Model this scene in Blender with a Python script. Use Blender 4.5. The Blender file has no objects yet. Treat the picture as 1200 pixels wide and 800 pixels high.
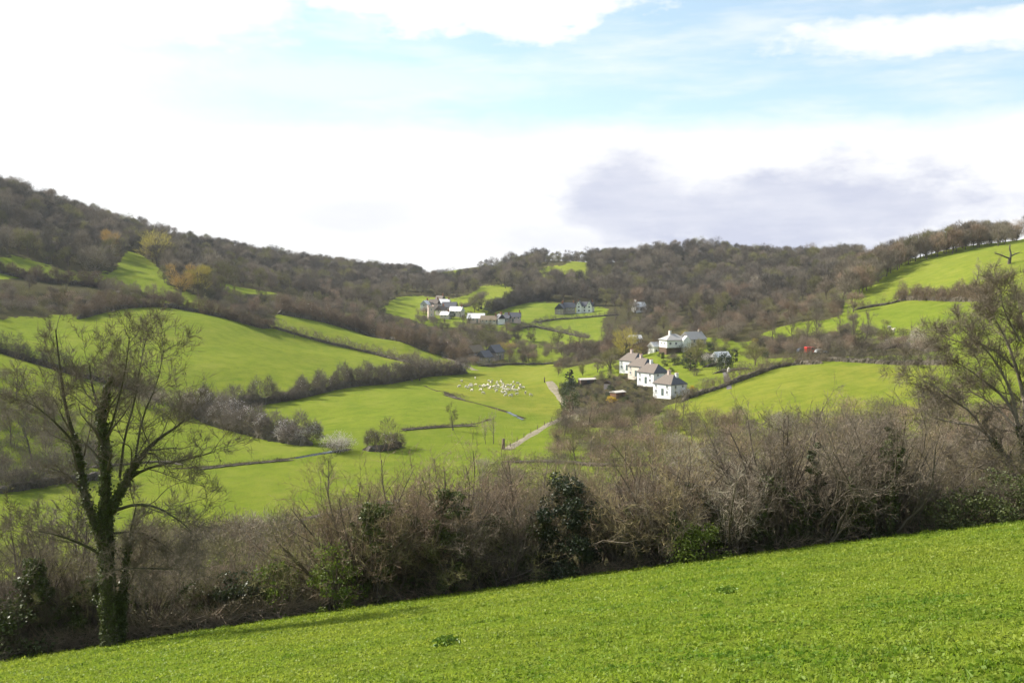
import bpy, math, random
import numpy as np
from mathutils import Vector, Matrix

scene = bpy.context.scene
COL = scene.collection
PI = math.pi
F = 1167.0
PITCH = math.atan(70 / F)
CP, SP = math.cos(PITCH), math.sin(PITCH)
SUN_AZ, SUN_EL = math.radians(-66), math.radians(38)

# ------------------------------------------------------------------ terrain
def ray(px, py):
    u, v = (px - 600) / F, (400 - py) / F
    return np.array([u, CP + v * SP, -SP + v * CP])

def plane_z(X, Y):
    return -1.65 - .267 * Y + .135 * X

def hedge_Y(X):
    return np.interp(X, [-90, -40, -17.2, -8, 0, 9, 18.9, 45, 90], [6, 23, 33.5, 37.5, 39.5, 39.3, 36.9, 30, 14])

CTRL = [
 (597,525,246),(650,490,290),(560,480,300),(600,460,350),(560,437,420),(620,432,450),(640,445,400),(500,500,270),(400,528,236),
 (300,580,198),(280,628,172),(420,560,212),(200,540,228),(230,590,190),(150,600,185),(60,560,205),(480,470,315),(400,485,300),(345,500,278),
 (300,478,312),(480,443,395),(540,437,430),(250,470,318),(200,430,350),(190,385,405),(180,367,440),(300,389,450),(400,414,455),(470,432,420),
 (350,440,370),(100,395,385),(60,430,310),(20,430,290),(0,480,240),(100,480,265),(180,480,290),(20,400,345),(0,370,400),
 (330,372,500),(420,392,505),(500,412,490),(550,432,455),
 (200,352,500),(120,345,490),(30,340,470),(0,320,510),(60,300,570),(100,330,525),(150,305,590),(0,245,640),(100,275,660),(200,295,740),
 (0,230,670),(100,264,700),(200,288,780),(300,305,900),(400,318,1000),(500,322,1150),(300,340,640),(350,350,620),(400,350,700),(450,370,600),
 (480,345,850),(480,395,560),(530,405,530),(560,400,560),(500,372,660),(525,362,690),(560,378,640),(600,378,620),(545,352,760),(575,345,780),
 (590,338,820),(470,355,800),(640,375,650),(690,365,700),(690,388,620),(740,362,690),(640,395,600),(650,412,530),(690,420,470),(655,330,880),
 (650,310,950),(600,322,1000),(520,318,1150),(630,308,1010),(700,310,1000),(800,297,980),(900,305,950),(980,308,880),(800,330,850),(900,340,760),
 (850,365,640),(760,385,560),(920,370,560),(960,345,640),(785,468,288),(740,442,335),(790,408,385),(850,432,325),(700,462,335),(830,460,285),
 (660,480,305),(730,480,290),(870,415,370),(880,445,295),(950,433,285),(1080,430,250),(950,485,225),(1080,480,200),(850,495,235),(1000,412,315),
 (1100,405,290),(900,388,400),(960,385,380),(1060,370,350),(1120,385,300),(1150,350,350),(1050,347,420),(1000,355,430),(1080,325,460),
 (1180,300,430),(1060,308,540),(1000,330,520),(1150,290,520),(1200,282,520),
]
PTS = []
for px, py, D in CTRL:
    r = ray(px, py); t = D / r[1]; PTS.append((r[0] * t, D, r[2] * t))
for p in [(0,100,-26),(0,150,-35),(0,200,-40.5),(-60,100,-31),(-80,150,-40),(50,100,-18),(62,150,-23),(30,150,-32),(-110,120,-36),
          (-30,190,-42),(110,150,-20),(130,240,-15),(180,330,-2),(260,430,20),(340,560,34),(-250,300,-8),(-300,430,22),(-420,560,52),(-560,750,70),
          (-170,200,-26),(-220,200,-22),(200,200,-6),(0,1500,-5),(300,1350,-5),(-350,1450,0),(700,1300,10),(-900,1200,40),(420,1150,0),(-300,1250,10),
          (150,1300,5),(-700,1000,60),(600,800,40),(0,-60,14),(-60,-60,6),(60,-60,22),(0,-200,30),(-200,-100,-5),(200,-100,40),(200,60,25),(-150,60,-24),
          (0,2200,-20),(1400,1800,0),(-1500,1800,0),(-1500,0,20),(1500,0,40)]:
    PTS.append(p)
for X in (-60,-40,-25,-12,0,12,25,40,60):
    Yh = float(hedge_Y(X))
    for dy in (-12, 0, 8):
        if Yh + dy > 2: PTS.append((X, Yh + dy, plane_z(X, Yh + dy)))
PTS = np.array(PTS)
CEN, SC2 = PTS[:, :2] / 100., .45 ** 2
def _phi(a, b):
    d2 = ((a[:, None, :] - b[None, :, :]) ** 2).sum(-1)
    return np.sqrt(d2 + SC2)
_n = len(CEN)
_A = np.zeros((_n + 3, _n + 3))
_A[:_n, :_n] = _phi(CEN, CEN) - .006 * np.eye(_n)
_P = np.c_[np.ones(_n), CEN]
_A[:_n, _n:] = _P; _A[_n:, :_n] = _P.T
_w = np.linalg.solve(_A, np.r_[PTS[:, 2], 0, 0, 0])
_rs = np.random.RandomState(5)
_WV = [(_rs.uniform(0, 2 * PI), _rs.uniform(40, 120), _rs.uniform(0, 6)) for _ in range(9)]
def hgt(X, Y):
    X = np.atleast_1d(np.asarray(X, float)); Y = np.atleast_1d(np.asarray(Y, float))
    sh = X.shape; X = X.ravel(); Y = Y.ravel(); out = np.empty(len(X))
    for i in range(0, len(X), 20000):
        x, y = X[i:i+20000], Y[i:i+20000]
        xy = np.c_[x, y] / 100.
        z = _phi(xy, CEN) @ _w[:_n] + _w[_n] + xy @ _w[_n+1:]
        R = np.hypot(x, y)
        f = np.clip((R - 1700) / 1800, 0, 1); f = f * f * (3 - 2 * f)
        z = z * (1 - f) - 25 * f
        a = np.clip((R - 120) / 300, 0, 1) * .33
        for (t, L, ph) in _WV: z = z + a * np.sin((x * math.cos(t) + y * math.sin(t)) * 2 * PI / L + ph)
        s = np.clip((y - hedge_Y(x)) / 38, 0, 1); s = s * s * (3 - 2 * s)
        back = np.clip((-y - 10) / 60, 0, 1); s = np.maximum(s, back)
        side = np.clip((np.abs(x) - 70) / 40, 0, 1); s = np.maximum(s, side)
        out[i:i+20000] = plane_z(x, y) * (1 - s) + z * s
    return out.reshape(sh)
def h1(x, y): return float(hgt(x, y)[0])

_TS = np.exp(np.linspace(math.log(4), math.log(1900), 900))
def hit(px, py, dmin=0):
    r = ray(px, py)
    T = _TS[_TS > dmin] / r[1]
    P = T[:, None] * r
    g = P[:, 2] - hgt(P[:, 0], P[:, 1])
    k = np.where(g < 0)[0]
    if len(k) == 0:
        k0 = int(np.argmin(g / T)); return Vector((P[k0, 0], P[k0, 1], h1(P[k0, 0], P[k0, 1])))
    k = int(k[0])
    if k == 0: p = P[0]; return Vector((p[0], p[1], h1(p[0], p[1])))
    f = g[k-1] / (g[k-1] - g[k]); p = P[k-1] * (1 - f) + P[k] * f
    return Vector((p[0], p[1], h1(p[0], p[1])))
def proj(X, Y, Z):
    X, Y, Z = np.asarray(X, float), np.asarray(Y, float), np.asarray(Z, float)
    d = Y * CP - Z * SP; v = Y * SP + Z * CP
    return 600 + F * X / d, 400 - F * v / d
def inpoly(px, py, poly):
    px, py = np.asarray(px), np.asarray(py); c = np.zeros(px.shape, bool); n = len(poly)
    for i in range(n):
        x0, y0 = poly[i]; x1, y1 = poly[(i + 1) % n]
        if y0 == y1: continue
        m = ((y0 > py) != (y1 > py)) & (px < (x1 - x0) * (py - y0) / (y1 - y0) + x0)
        c ^= m
    return c

# ------------------------------------------------------------------ materials
def new_mat(name):
    m = bpy.data.materials.new(name); m.use_nodes = True
    nt = m.node_tree; b = nt.nodes['Principled BSDF']
    return m, nt, b
def N(nt, t, **k):
    n = nt.nodes.new(t)
    for a, v in k.items():
        if a in n.inputs.keys() if isinstance(a, str) else False: n.inputs[a].default_value = v
        else: setattr(n, a, v)
    return n
def ramp(nt, fac, stops):
    r = nt.nodes.new('ShaderNodeValToRGB'); e = r.color_ramp.elements
    while len(e) < len(stops): e.new(.5)
    for i, (p, c) in enumerate(stops): e[i].position = p; e[i].color = (*c, 1)
    nt.links.new(fac, r.inputs[0]); return r.outputs[0]
def noise(nt, scale, detail=4, vec=None, rough=.55):
    n = nt.nodes.new('ShaderNodeTexNoise'); n.inputs['Scale'].default_value = scale; n.inputs['Detail'].default_value = detail
    n.inputs['Roughness'].default_value = rough
    if vec is not None: nt.links.new(vec, n.inputs['Vector'])
    return n.outputs['Fac']
def mixc(nt, f, a, b, mode='MIX'):
    m = nt.nodes.new('ShaderNodeMix'); m.data_type = 'RGBA'; m.blend_type = mode
    for i, s in ((0, f), (6, a), (7, b)):
        if hasattr(s, 'is_output'): nt.links.new(s, m.inputs[i])
        elif i == 0: m.inputs[0].default_value = s
        else: m.inputs[i].default_value = (*s, 1)
    return m.outputs[2]
def plain(name, c, rough=.8, spec=.2, var=.12, nscale=3):
    m, nt, b = new_mat(name)
    tc = nt.nodes.new('ShaderNodeTexCoord')
    nn = noise(nt, nscale, 4, tc.outputs['Object'])
    lo = tuple(x * (1 - var) for x in c); hi = tuple(min(1, x * (1 + var)) for x in c)
    nt.links.new(ramp(nt, nn, [(.3, lo), (.7, hi)]), b.inputs['Base Color'])
    b.inputs['Roughness'].default_value = rough; b.inputs['Specular IOR Level'].default_value = spec
    return m
def foliage(name, c0, c1, rough=.7, spec=.2, trans=0., scale=.6):
    """twigs / leaves: colour drifts with a per object random value and an object space noise"""
    m, nt, b = new_mat(name)
    oi = nt.nodes.new('ShaderNodeObjectInfo'); tc = nt.nodes.new('ShaderNodeTexCoord')
    nn = noise(nt, scale, 3, tc.outputs['Object'])
    ad = nt.nodes.new('ShaderNodeMath'); ad.operation = 'MULTIPLY_ADD'; nt.links.new(oi.outputs['Random'], ad.inputs[0])
    ad.inputs[1].default_value = .8; nt.links.new(nn, ad.inputs[2])
    sb = nt.nodes.new('ShaderNodeMath'); sb.operation = 'SUBTRACT'; nt.links.new(ad.outputs[0], sb.inputs[0]); sb.inputs[1].default_value = .4; sb.use_clamp = True
    col = mixc(nt, sb.outputs[0], c0, c1)
    nt.links.new(col, b.inputs['Base Color'])
    b.inputs['Roughness'].default_value = rough; b.inputs['Specular IOR Level'].default_value = spec
    if trans:
        t = nt.nodes.new('ShaderNodeBsdfTranslucent'); nt.links.new(col, t.inputs['Color'])
        mx = nt.nodes.new('ShaderNodeMixShader'); mx.inputs[0].default_value = trans
        nt.links.new(b.outputs[0], mx.inputs[1]); nt.links.new(t.outputs[0], mx.inputs[2])
        nt.links.new(mx.outputs[0], nt.nodes['Material Output'].inputs['Surface'])
    return m

M = {}
M['bark'] = plain('bark', (.13, .105, .08), .9, .1, .3, 6)
M['bark_moss'] = plain('bark_moss', (.085, .08, .045), .95, .1, .35, 5)
M['bark_pale'] = plain('bark_pale', (.26, .22, .17), .9, .15, .3, 6)
M['twig'] = foliage('twig_grey_brown', (0.105, 0.086, 0.061), (0.261, 0.217, 0.157), .8, .1, .12)
M['twig_pink'] = foliage('twig_pink_brown', (0.160, 0.109, 0.072), (0.366, 0.271, 0.190), .8, .1, .12)
M['twig_mauve'] = foliage('twig_mauve_brown', (0.117, 0.092, 0.069), (0.280, 0.228, 0.171), .8, .1, .12)
M['twig_olive'] = foliage('twig_olive', (0.115, 0.107, 0.046), (0.270, 0.245, 0.106), .8, .1, .12)
M['twig_orange'] = foliage('twig_orange', (.36, .23, .08), (.50, .34, .12), .8, .1, .12)
M['twig_gold'] = foliage('twig_gold', (.38, .31, .07), (.48, .41, .11), .8, .1, .12)
M['twig_pale'] = foliage('twig_pale', (.28, .235, .175), (.42, .36, .275), .8, .1, .12)
M['twig_dark'] = foliage('twig_dark', (0.066, 0.055, 0.041), (0.142, 0.119, 0.085))
M['blossom'] = foliage('blossom_white', (.44, .38, .35), (.66, .60, .57), .8, .1, .12)
M['ivy'] = foliage('ivy_leaf', (.045, .06, .018), (.10, .12, .03), .5, .3, .2, 2)
M['evergreen'] = foliage('evergreen_leaf', (.03, .042, .018), (.065, .08, .03), .45, .35, .15, 1)
M['evergreen_olive'] = foliage('evergreen_olive', (.06, .075, .02), (.11, .125, .035), .55, .3, .2, 1)
M['leaf_fresh'] = foliage('leaf_fresh', (.12, .17, .025), (.20, .25, .04), .55, .3, .4, 1.5)
M['gorse'] = foliage('gorse_yellow', (.50, .33, .02), (.68, .48, .03), .7, .2, .1, 2)
M['bramble'] = foliage('bramble', (.10, .085, .05), (.17, .14, .08), .7, .25, .1, 2)
M['deadstem'] = foliage('dead_stem', (.26, .19, .13), (.36, .28, .20), .8, .2, 0, 2)
M['grass_blade'] = foliage('grass_blade', (.105, .20, .012), (.20, .30, .025), .5, .3, .4, .35)
M['white_wall'] = plain('white_render', (.80, .78, .74), .8, .2, .05, 1)
M['cream_wall'] = plain('cream_render', (.66, .58, .48), .85, .2, .08, 1)
M['pink_wall'] = plain('pink_render', (.62, .48, .42), .85, .2, .08, 1)
M['stone_wall'] = plain('rubble_stone', (.34, .29, .24), .9, .15, .3, 2.5)
M['brick'] = plain('brick_red', (.30, .14, .08), .9, .15, .25, 6)
M['roof_brown'] = plain('roof_brown_tile', (.145, .115, .092), .75, .3, .2, 4)
M['roof_slate'] = plain('roof_slate', (.085, .085, .095), .5, .45, .25, 3)
M['roof_glint'] = plain('roof_painted_glint', (.76, .74, .72), .35, .5, .1, 2)  # sun glint on the roofs, painted in as a near-white colour
M['roof_thatch'] = plain('roof_thatch', (.24, .19, .13), .95, .1, .2, 3)
M['window'] = plain('window_glass', (.03, .035, .04), .15, .5, .1, 2)
M['frame'] = plain('window_frame', (.75, .74, .72), .5, .3, .04, 4)
M['door'] = plain('door_paint', (.10, .13, .12), .5, .4, .1, 3)
M['wood'] = plain('weathered_wood', (.14, .10, .075), .9, .15, .25, 9)
M['wood_red'] = plain('red_brown_boards', (.23, .12, .07), .85, .2, .2, 9)
M['fleece'] = plain('sheep_fleece', (.62, .56, .45), .95, .05, .12, 5)
M['red_paint'] = plain('red_paint', (.55, .03, .02), .3, .5, .05, 2)
M['white_paint'] = plain('white_paint', (.8, .8, .8), .3, .5, .03, 2)
M['dark_paint'] = plain('dark_paint', (.05, .055, .065), .3, .5, .05, 2)
M['rubber'] = plain('tyre_rubber', (.02, .02, .02), .9, .2, .1, 8)
M['metal'] = plain('grey_metal', (.4, .4, .4), .4, .5, .1, 8)
M['stone_pale'] = plain('pale_stone', (.55, .50, .44), .9, .2, .2, 4)

# ------------------------------------------------------------------ mesh helpers
class MB:
    def __init__(s): s.V = []; s.L = []; s.C = []; s.MI = []; s.S = []; s.n = 0
    def _add(s, V, loops, counts, mi, smooth=False):
        V = np.asarray(V, float).reshape(-1, 3); loops = np.asarray(loops, np.int64).ravel(); counts = np.asarray(counts, np.int64)
        s.V.append(V); s.L.append(loops + s.n); s.C.append(counts)
        s.MI.append(np.full(len(counts), mi, np.int32)); s.S.append(np.full(len(counts), smooth, bool)); s.n += len(V)
    def tris(s, V, mi=0):
        V = np.asarray(V).reshape(-1, 3); n = len(V) // 3
        s._add(V, np.arange(3 * n), np.full(n, 3), mi)
    def quads(s, V, mi=0):
        V = np.asarray(V).reshape(-1, 3); n = len(V) // 4
        s._add(V, np.arange(4 * n), np.full(n, 4), mi)
    def poly(s, V, faces, mi=0, smooth=False):
        s._add(V, [i for f in faces for i in f], [len(f) for f in faces], mi, smooth)
    def tube(s, P, R, sides=5, mi=0, cap=False):
        P = np.asarray(P, float); R = np.asarray(R, float); k = len(P)
        T = np.gradient(P, axis=0); T /= np.linalg.norm(T, axis=1)[:, None] + 1e-9
        ref = np.array([0., 0, 1]) if abs(T[0, 2]) < .9 else np.array([1., 0, 0])
        A = np.cross(T, ref); A /= np.linalg.norm(A, axis=1)[:, None] + 1e-9
        B = np.cross(T, A)
        a = np.arange(sides) * 2 * PI / sides
        V = P[:, None, :] + R[:, None, None] * (np.cos(a)[None, :, None] * A[:, None, :] + np.sin(a)[None, :, None] * B[:, None, :])
        i = np.arange(k - 1)[:, None] * sides; j = np.arange(sides)[None, :]; j2 = (j + 1) % sides
        q = np.stack([i + j, i + j2, i + sides + j2, i + sides + j], -1).reshape(-1)
        s._add(V, q, np.full((k - 1) * sides, 4), mi, True)
        if cap:
            base = s.n - k * sides
            s.L.append(np.arange(sides)[::-1] + base); s.C.append(np.array([sides])); s.MI.append(np.array([mi], np.int32)); s.S.append(np.array([False]))
            s.L.append(np.arange(sides) + base + (k - 1) * sides); s.C.append(np.array([sides])); s.MI.append(np.array([mi], np.int32)); s.S.append(np.array([False]))
    def box(s, c, d, mi=0, taper=0.):
        x, y, z = c; a, b, e = d[0] / 2, d[1] / 2, d[2] / 2; t = 1 - taper
        V = [(x-a,y-b,z-e),(x+a,y-b,z-e),(x+a,y+b,z-e),(x-a,y+b,z-e),(x-a*t,y-b*t,z+e),(x+a*t,y-b*t,z+e),(x+a*t,y+b*t,z+e),(x-a*t,y+b*t,z+e)]
        s.poly(V, [(3,2,1,0),(4,5,6,7),(0,1,5,4),(1,2,6,5),(2,3,7,6),(3,0,4,7)], mi)
    def mesh(s, name, mats):
        me = bpy.data.meshes.new(name)
        V = np.concatenate(s.V); L = np.concatenate(s.L); C = np.concatenate(s.C)
        me.vertices.add(len(V)); me.vertices.foreach_set('co', V.astype(np.float32).ravel())
        me.loops.add(len(L)); me.loops.foreach_set('vertex_index', L.astype(np.int32))
        me.polygons.add(len(C)); me.polygons.foreach_set('loop_start', np.r_[0, np.cumsum(C)[:-1]].astype(np.int32))
        me.polygons.foreach_set('material_index', np.concatenate(s.MI)); me.polygons.foreach_set('use_smooth', np.concatenate(s.S))
        for m in mats: me.materials.append(m)
        me.update(calc_edges=True)
        return me
    def build(s, name, mats, parent=None, loc=None):
        o = bpy.data.objects.new(name, s.mesh(name, mats)); COL.objects.link(o)
        if parent is not None: o.parent = parent
        if loc is not None: o.location = loc
        return o

def tag(o, label=None, cat=None, group=None, kind=None):
    if label: o['label'] = label
    if cat: o['category'] = cat
    if group: o['group'] = group
    if kind: o['kind'] = kind
    return o
def empty(name, loc=(0, 0, 0), rz=0, label=None, cat=None, group=None):
    o = bpy.data.objects.new(name, None); COL.objects.link(o); o.location = loc; o.rotation_euler = (0, 0, rz)
    o.empty_display_size = .3
    return tag(o, label, cat, group)
def copy_tree(root, parent=None):
    c = root.copy(); COL.objects.link(c)
    if parent is not None: c.parent = parent
    for ch in KIDS.get(root.name, []):
        copy_tree(ch, c)
    return c
KIDS = {}
def kids(root):
    KIDS[root.name] = list(root.children)
    for c in root.children: kids(c)
def strip(o):
    """unlink a prototype (and its parts) after the copies were made"""
    for c in list(o.children): strip(c)
    bpy.data.objects.remove(o)

def slivers(rs, P, D, L, W):
    """thin triangles from P along D (length L, width W), random roll"""
    n = len(P); D = D / (np.linalg.norm(D, axis=1)[:, None] + 1e-9)
    r = rs.normal(size=(n, 3)); S = np.cross(D, r); S /= np.linalg.norm(S, axis=1)[:, None] + 1e-9
    W = np.broadcast_to(W, (n,))[:, None] * .5; L = np.broadcast_to(L, (n,))[:, None]
    bend = rs.normal(size=(n, 3)) * .12 * L
    V = np.empty((n, 3, 3)); V[:, 0] = P - S * W; V[:, 1] = P + S * W; V[:, 2] = P + D * L + bend
    return V.reshape(-1, 3)
def leaves(rs, P, size, up=.3):
    n = len(P); d = rs.normal(size=(n, 3)); d[:, 2] = np.abs(d[:, 2]) * up + d[:, 2] * (1 - up); d /= np.linalg.norm(d, axis=1)[:, None]
    s = np.cross(d, rs.normal(size=(n, 3))); s /= np.linalg.norm(s, axis=1)[:, None]
    L = (np.broadcast_to(size, (n,)) * rs.uniform(.6, 1.3, n))[:, None]
    V = np.empty((n, 4, 3)); V[:, 0] = P - d * L * .5; V[:, 1] = P + s * L * .38; V[:, 2] = P + d * L * .6; V[:, 3] = P - s * L * .38
    return V.reshape(-1, 3)
def ball(rs, n, r=(1, 1, 1), lo=0.):
    d = rs.normal(size=(n, 3)); d /= np.linalg.norm(d, axis=1)[:, None]
    return d * (rs.uniform(lo ** 3, 1, n) ** (1 / 3.))[:, None] * np.array(r)

# ------------------------------------------------------------------ camera, sun, sky
cam = bpy.data.cameras.new('camera'); camo = bpy.data.objects.new('camera', cam); COL.objects.link(camo)
cam.sensor_width = 36; cam.lens = 35.0; cam.clip_start = .1; cam.clip_end = 20000
camo.rotation_euler = (PI / 2 - PITCH, 0, 0); scene.camera = camo
sun_dir = Vector((math.sin(SUN_AZ) * math.cos(SUN_EL), math.cos(SUN_AZ) * math.cos(SUN_EL), math.sin(SUN_EL)))
sl = bpy.data.lights.new('sun', 'SUN'); sl.energy = 5.0; sl.angle = math.radians(.5); sl.color = (1, .95, .86)
so = bpy.data.objects.new('sun', sl); COL.objects.link(so); so.rotation_euler = (-sun_dir).to_track_quat('-Z', 'Y').to_euler()

w = bpy.data.worlds.new('World'); scene.world = w; w.use_nodes = True
nt = w.node_tree; bg = nt.nodes['Background']
sky = nt.nodes.new('ShaderNodeTexSky'); sky.sky_type = 'NISHITA'; sky.sun_disc = False
sky.sun_elevation = SUN_EL; sky.sun_rotation = SUN_AZ; sky.altitude = 100; sky.dust_density = 1.2
tc = nt.nodes.new('ShaderNodeTexCoord')
sep = nt.nodes.new('ShaderNodeSeparateXYZ'); nt.links.new(tc.outputs['Generated'], sep.inputs[0])
def mth(op, a, b=None, c=None):
    n = nt.nodes.new('ShaderNodeMath'); n.operation = op
    for i, s in enumerate((a, b, c)):
        if s is None: continue
        if hasattr(s, 'is_output'): nt.links.new(s, n.inputs[i])
        else: n.inputs[i].default_value = s
    return n.outputs[0]
def sstep(x, a, b):
    n = nt.nodes.new('ShaderNodeMapRange'); n.interpolation_type = 'SMOOTHSTEP'
    nt.links.new(x, n.inputs[0]); n.inputs[1].default_value = a; n.inputs[2].default_value = b
    return n.outputs[0]
az = mth('MULTIPLY', mth('ARCTAN2', sep.outputs[0], sep.outputs[1]), 180 / PI)     # degrees, + to the east side
el = mth('MULTIPLY', mth('ARCSINE', sep.outputs[2]), 180 / PI)
cv = nt.nodes.new('ShaderNodeCombineXYZ'); nt.links.new(mth('MULTIPLY', az, .1), cv.inputs[0]); nt.links.new(mth('MULTIPLY', el, .22), cv.inputs[1])
n1 = noise(nt, 1.0, 7, cv.outputs[0], .58); n2 = noise(nt, 2.6, 6, cv.outputs[0], .6)
cv2 = nt.nodes.new('ShaderNodeCombineXYZ'); nt.links.new(mth('MULTIPLY', az, .06), cv2.inputs[0]); nt.links.new(mth('MULTIPLY', el, .35), cv2.inputs[1]); cv2.inputs[2].default_value = 3.7
n3 = noise(nt, 1.6, 6, cv2.outputs[0], .6)
wob = mth('MULTIPLY', mth('SUBTRACT', n1, .5), 9.)
wob2 = mth('MULTIPLY', mth('SUBTRACT', n2, .5), 5.)
n5 = noise(nt, 6.5, 7, cv.outputs[0], .62); wob3 = mth('MULTIPLY', mth('SUBTRACT', n5, .5), 3.5)
def blob(a0, e0, ra, re, soft=.6, w_=1.):
    """soft ellipse of cloud round a compass direction and elevation, its edge broken by noise"""
    da = mth('DIVIDE', mth('SUBTRACT', az, a0), ra); de = mth('DIVIDE', mth('SUBTRACT', el, e0), re)
    d = mth('SQRT', mth('ADD', mth('MULTIPLY', da, da), mth('MULTIPLY', de, de)))
    d = mth('ADD', d, mth('MULTIPLY', mth('ADD', mth('ADD', wob, wob2), wob3), -.11 * w_))
    return sstep(d, 1 + soft * .5, 1 - soft * .5)
def mx_(*a):
    r = a[0]
    for b in a[1:]: r = mth('MAXIMUM', r, b)
    return r
# bank of white cloud low over the valley and in the direction of the sun
low = sstep(mth('ADD', el, mth('ADD', mth('MULTIPLY', wob, .28), mth('MULTIPLY', wob2, .3))), 10.2, 7.2)
low = mth('MULTIPLY', low, sstep(mth('ABSOLUTE', mth('ADD', az, 15)), 115, 60))
clouds = mx_(low, blob(-25, 15.3, 13, 3.6, .5), blob(-33, 8, 17, 9, 1.2), blob(-2, 15.6, 9.5, 2.3, .6, 1.9), mth('MULTIPLY', blob(-8, 11., 13, 1.2, 1.4, 1.5), .5),
             mth('MULTIPLY', blob(24, 12.7, 8.6, 1.2, .9, 2.2), .9), blob(-55, 25, 25, 14, .6), blob(40, 26, 18, 8, .6),)
veil = mth('ADD', .20, mth('MULTIPLY', sstep(n3, .40, .72), .45))
clouds = mth('MINIMUM', mth('MAXIMUM', clouds, veil), 1.)
grey = mx_(blob(15.5, 3.7, 10., 2.6, .8, 1.6), mth('MULTIPLY', blob(7, 4.3, 4.2, 2.9, .9, 1.5), .95), mth('MULTIPLY', blob(9, 2.4, 13, 1.2, 1.3), .5), mth('MULTIPLY', blob(-9, 3.8, 4.2, 1.1, 1.2), .4), mth('MULTIPLY', blob(-20, 9.5, 9, 1.2, 1.4), .22))
n4 = noise(nt, 1.9, 7, cv2.outputs[0], .6)
grey = mth('MULTIPLY', grey, mth('ADD', .08, mth('ADD', mth('MULTIPLY', n4, 1.0), mth('MULTIPLY', n2, .6))))
SKYK, CLOUD, GREY = .11, (.60, .60, .60), (.355, .372, .45)
skc = nt.nodes.new('ShaderNodeVectorMath'); skc.operation = 'SCALE'; nt.links.new(sky.outputs[0], skc.inputs[0]); skc.inputs['Scale'].default_value = 1.0
cl = mixc(nt, mth('MINIMUM', grey, 1.), tuple(c / SKYK for c in CLOUD), tuple(c / SKYK for c in GREY))
tot = mixc(nt, clouds, mixc(nt, 1., skc.outputs[0], (.95, 1.06, 1.0), 'MULTIPLY'), cl)
w.cycles.sampling_method = 'MANUAL'; w.cycles.sample_map_resolution = 256
nt.links.new(tot, bg.inputs['Color']); bg.inputs['Strength'].default_value = SKYK

scene.view_settings.view_transform = 'Standard'; scene.view_settings.look = 'None'; scene.view_settings.gamma = 1
scene.view_settings.use_curve_mapping = False
scene.view_settings.exposure = .90
scene.cycles.max_bounces = 5; scene.cycles.diffuse_bounces = 2; scene.cycles.glossy_bounces = 2; scene.cycles.transmission_bounces = 3
scene.cycles.volume_bounces = 0; scene.cycles.transparent_max_bounces = 4
scene.cycles.use_denoising = True
scene.cycles.caustics_reflective = False; scene.cycles.caustics_refractive = False

# ------------------------------------------------------------------ ground sheet
WOOD = {
 'west': [(-60,190),(0,222),(100,258),(245,292),(250,320),(262,345),(225,345),(190,332),(196,322),(172,302),(150,292),(132,318),(95,318),(60,312),(25,300),(-60,300)],
 'head': [(235,288),(300,300),(400,312),(480,318),(500,330),(560,330),(560,340),(535,350),(470,345),(440,365),(400,352),(340,345),(270,335),(250,325)],
 'east': [(540,328),(600,312),(640,304),(626,322),(628,332),(690,330),(690,305),(800,292),(900,300),(1010,304),(1000,330),(985,345),(960,352),(930,352),(880,372),(800,366),(760,370),(730,362),(620,352),(600,340)],
 }
CREST_FRONT = [(992,352),(1012,344),(1045,322),(1068,309),(1110,299),(1150,290),(1190,281),(1230,272),(1230,240),(1000,280),(985,330)]
SCRUB = [
 [(733,428),(760,428),(815,462),(802,472),(765,474),(738,446)],
 [(705,378),(716,360),(760,356),(800,366),(790,392),(740,400),(712,398)],
 [(235,330),(262,345),(330,345),(400,352),(445,366),(475,372),(500,382),(560,385),(600,390),(600,400),(560,405),(600,425),(575,432),(545,420),(480,402),(430,388),(380,376),(325,366),(318,385),(300,380),(240,362)],
 [(700,410),(720,385),(760,372),(800,368),(880,374),(930,354),(990,350),(985,372),(930,378),(890,390),(870,400),(830,395),(760,405),(735,420),(700,425),(650,432),(640,425)],
 [(-60,330),(-60,370),(0,372),(60,370),(140,360),(180,355),(160,340),(100,335),(50,325)],
 [(880,398),(1020,385),(1090,400),(1090,415),(1000,418),(900,420),(880,412)],
 [(640,455),(735,440),(770,475),(780,482),(740,500),(660,500),(655,480)],
]
NEAR_SCRUB = [
 [(705,378),(716,360),(760,356),(800,366),(790,392),(740,400),(712,398)],(-20,60),(-60,30),(-60,110),(-30,150),(10,160)]
FIELDS = [  # (polygon in the photograph, tint: 0 lush green .. 1 olive yellow)
 ([(60,385),(180,362),(300,386),(480,430),(480,445),(300,478),(230,480)], .55),
 ([(325,370),(550,430),(520,440),(320,386)], .75),
 ([(505,455),(560,435),(650,425),(660,490),(600,480)], 1.0),
 ([(780,480),(880,440),(950,428),(1100,428),(1100,500),(780,510)], .95),
 ([(990,372),(1100,350),(1140,350),(1130,410),(1000,400)], .35),
 ([(1010,350),(1060,310),(1200,285),(1200,345),(1060,352)], .7),
 ([(0,415),(200,475),(240,500),(0,500)], .6),
 ([(530,355),(590,330),(615,350),(580,365)], .8),
 ([(620,325),(690,300),(695,335),(630,335)], .95),
 ([(800,440),(890,405),(890,440),(820,460)], .5),
]
angs = np.r_[np.linspace(-180, -52, 40)[:-1], np.linspace(-52, -34, 60)[:-1], np.linspace(-34, 34, 560), np.linspace(34, 52, 60)[1:], np.linspace(52, 180, 40)[1:-1]] * PI / 180
rads = np.exp(np.linspace(math.log(1.2), math.log(9000), 760))
na, nr = len(angs), len(rads)
GX = (rads[:, None] * np.sin(angs)[None, :]); GY = (rads[:, None] * np.cos(angs)[None, :])
GZ = hgt(GX, GY)
_GXf, _GYf, _GZf = GX.ravel(), GY.ravel(), GZ.ravel()
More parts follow.
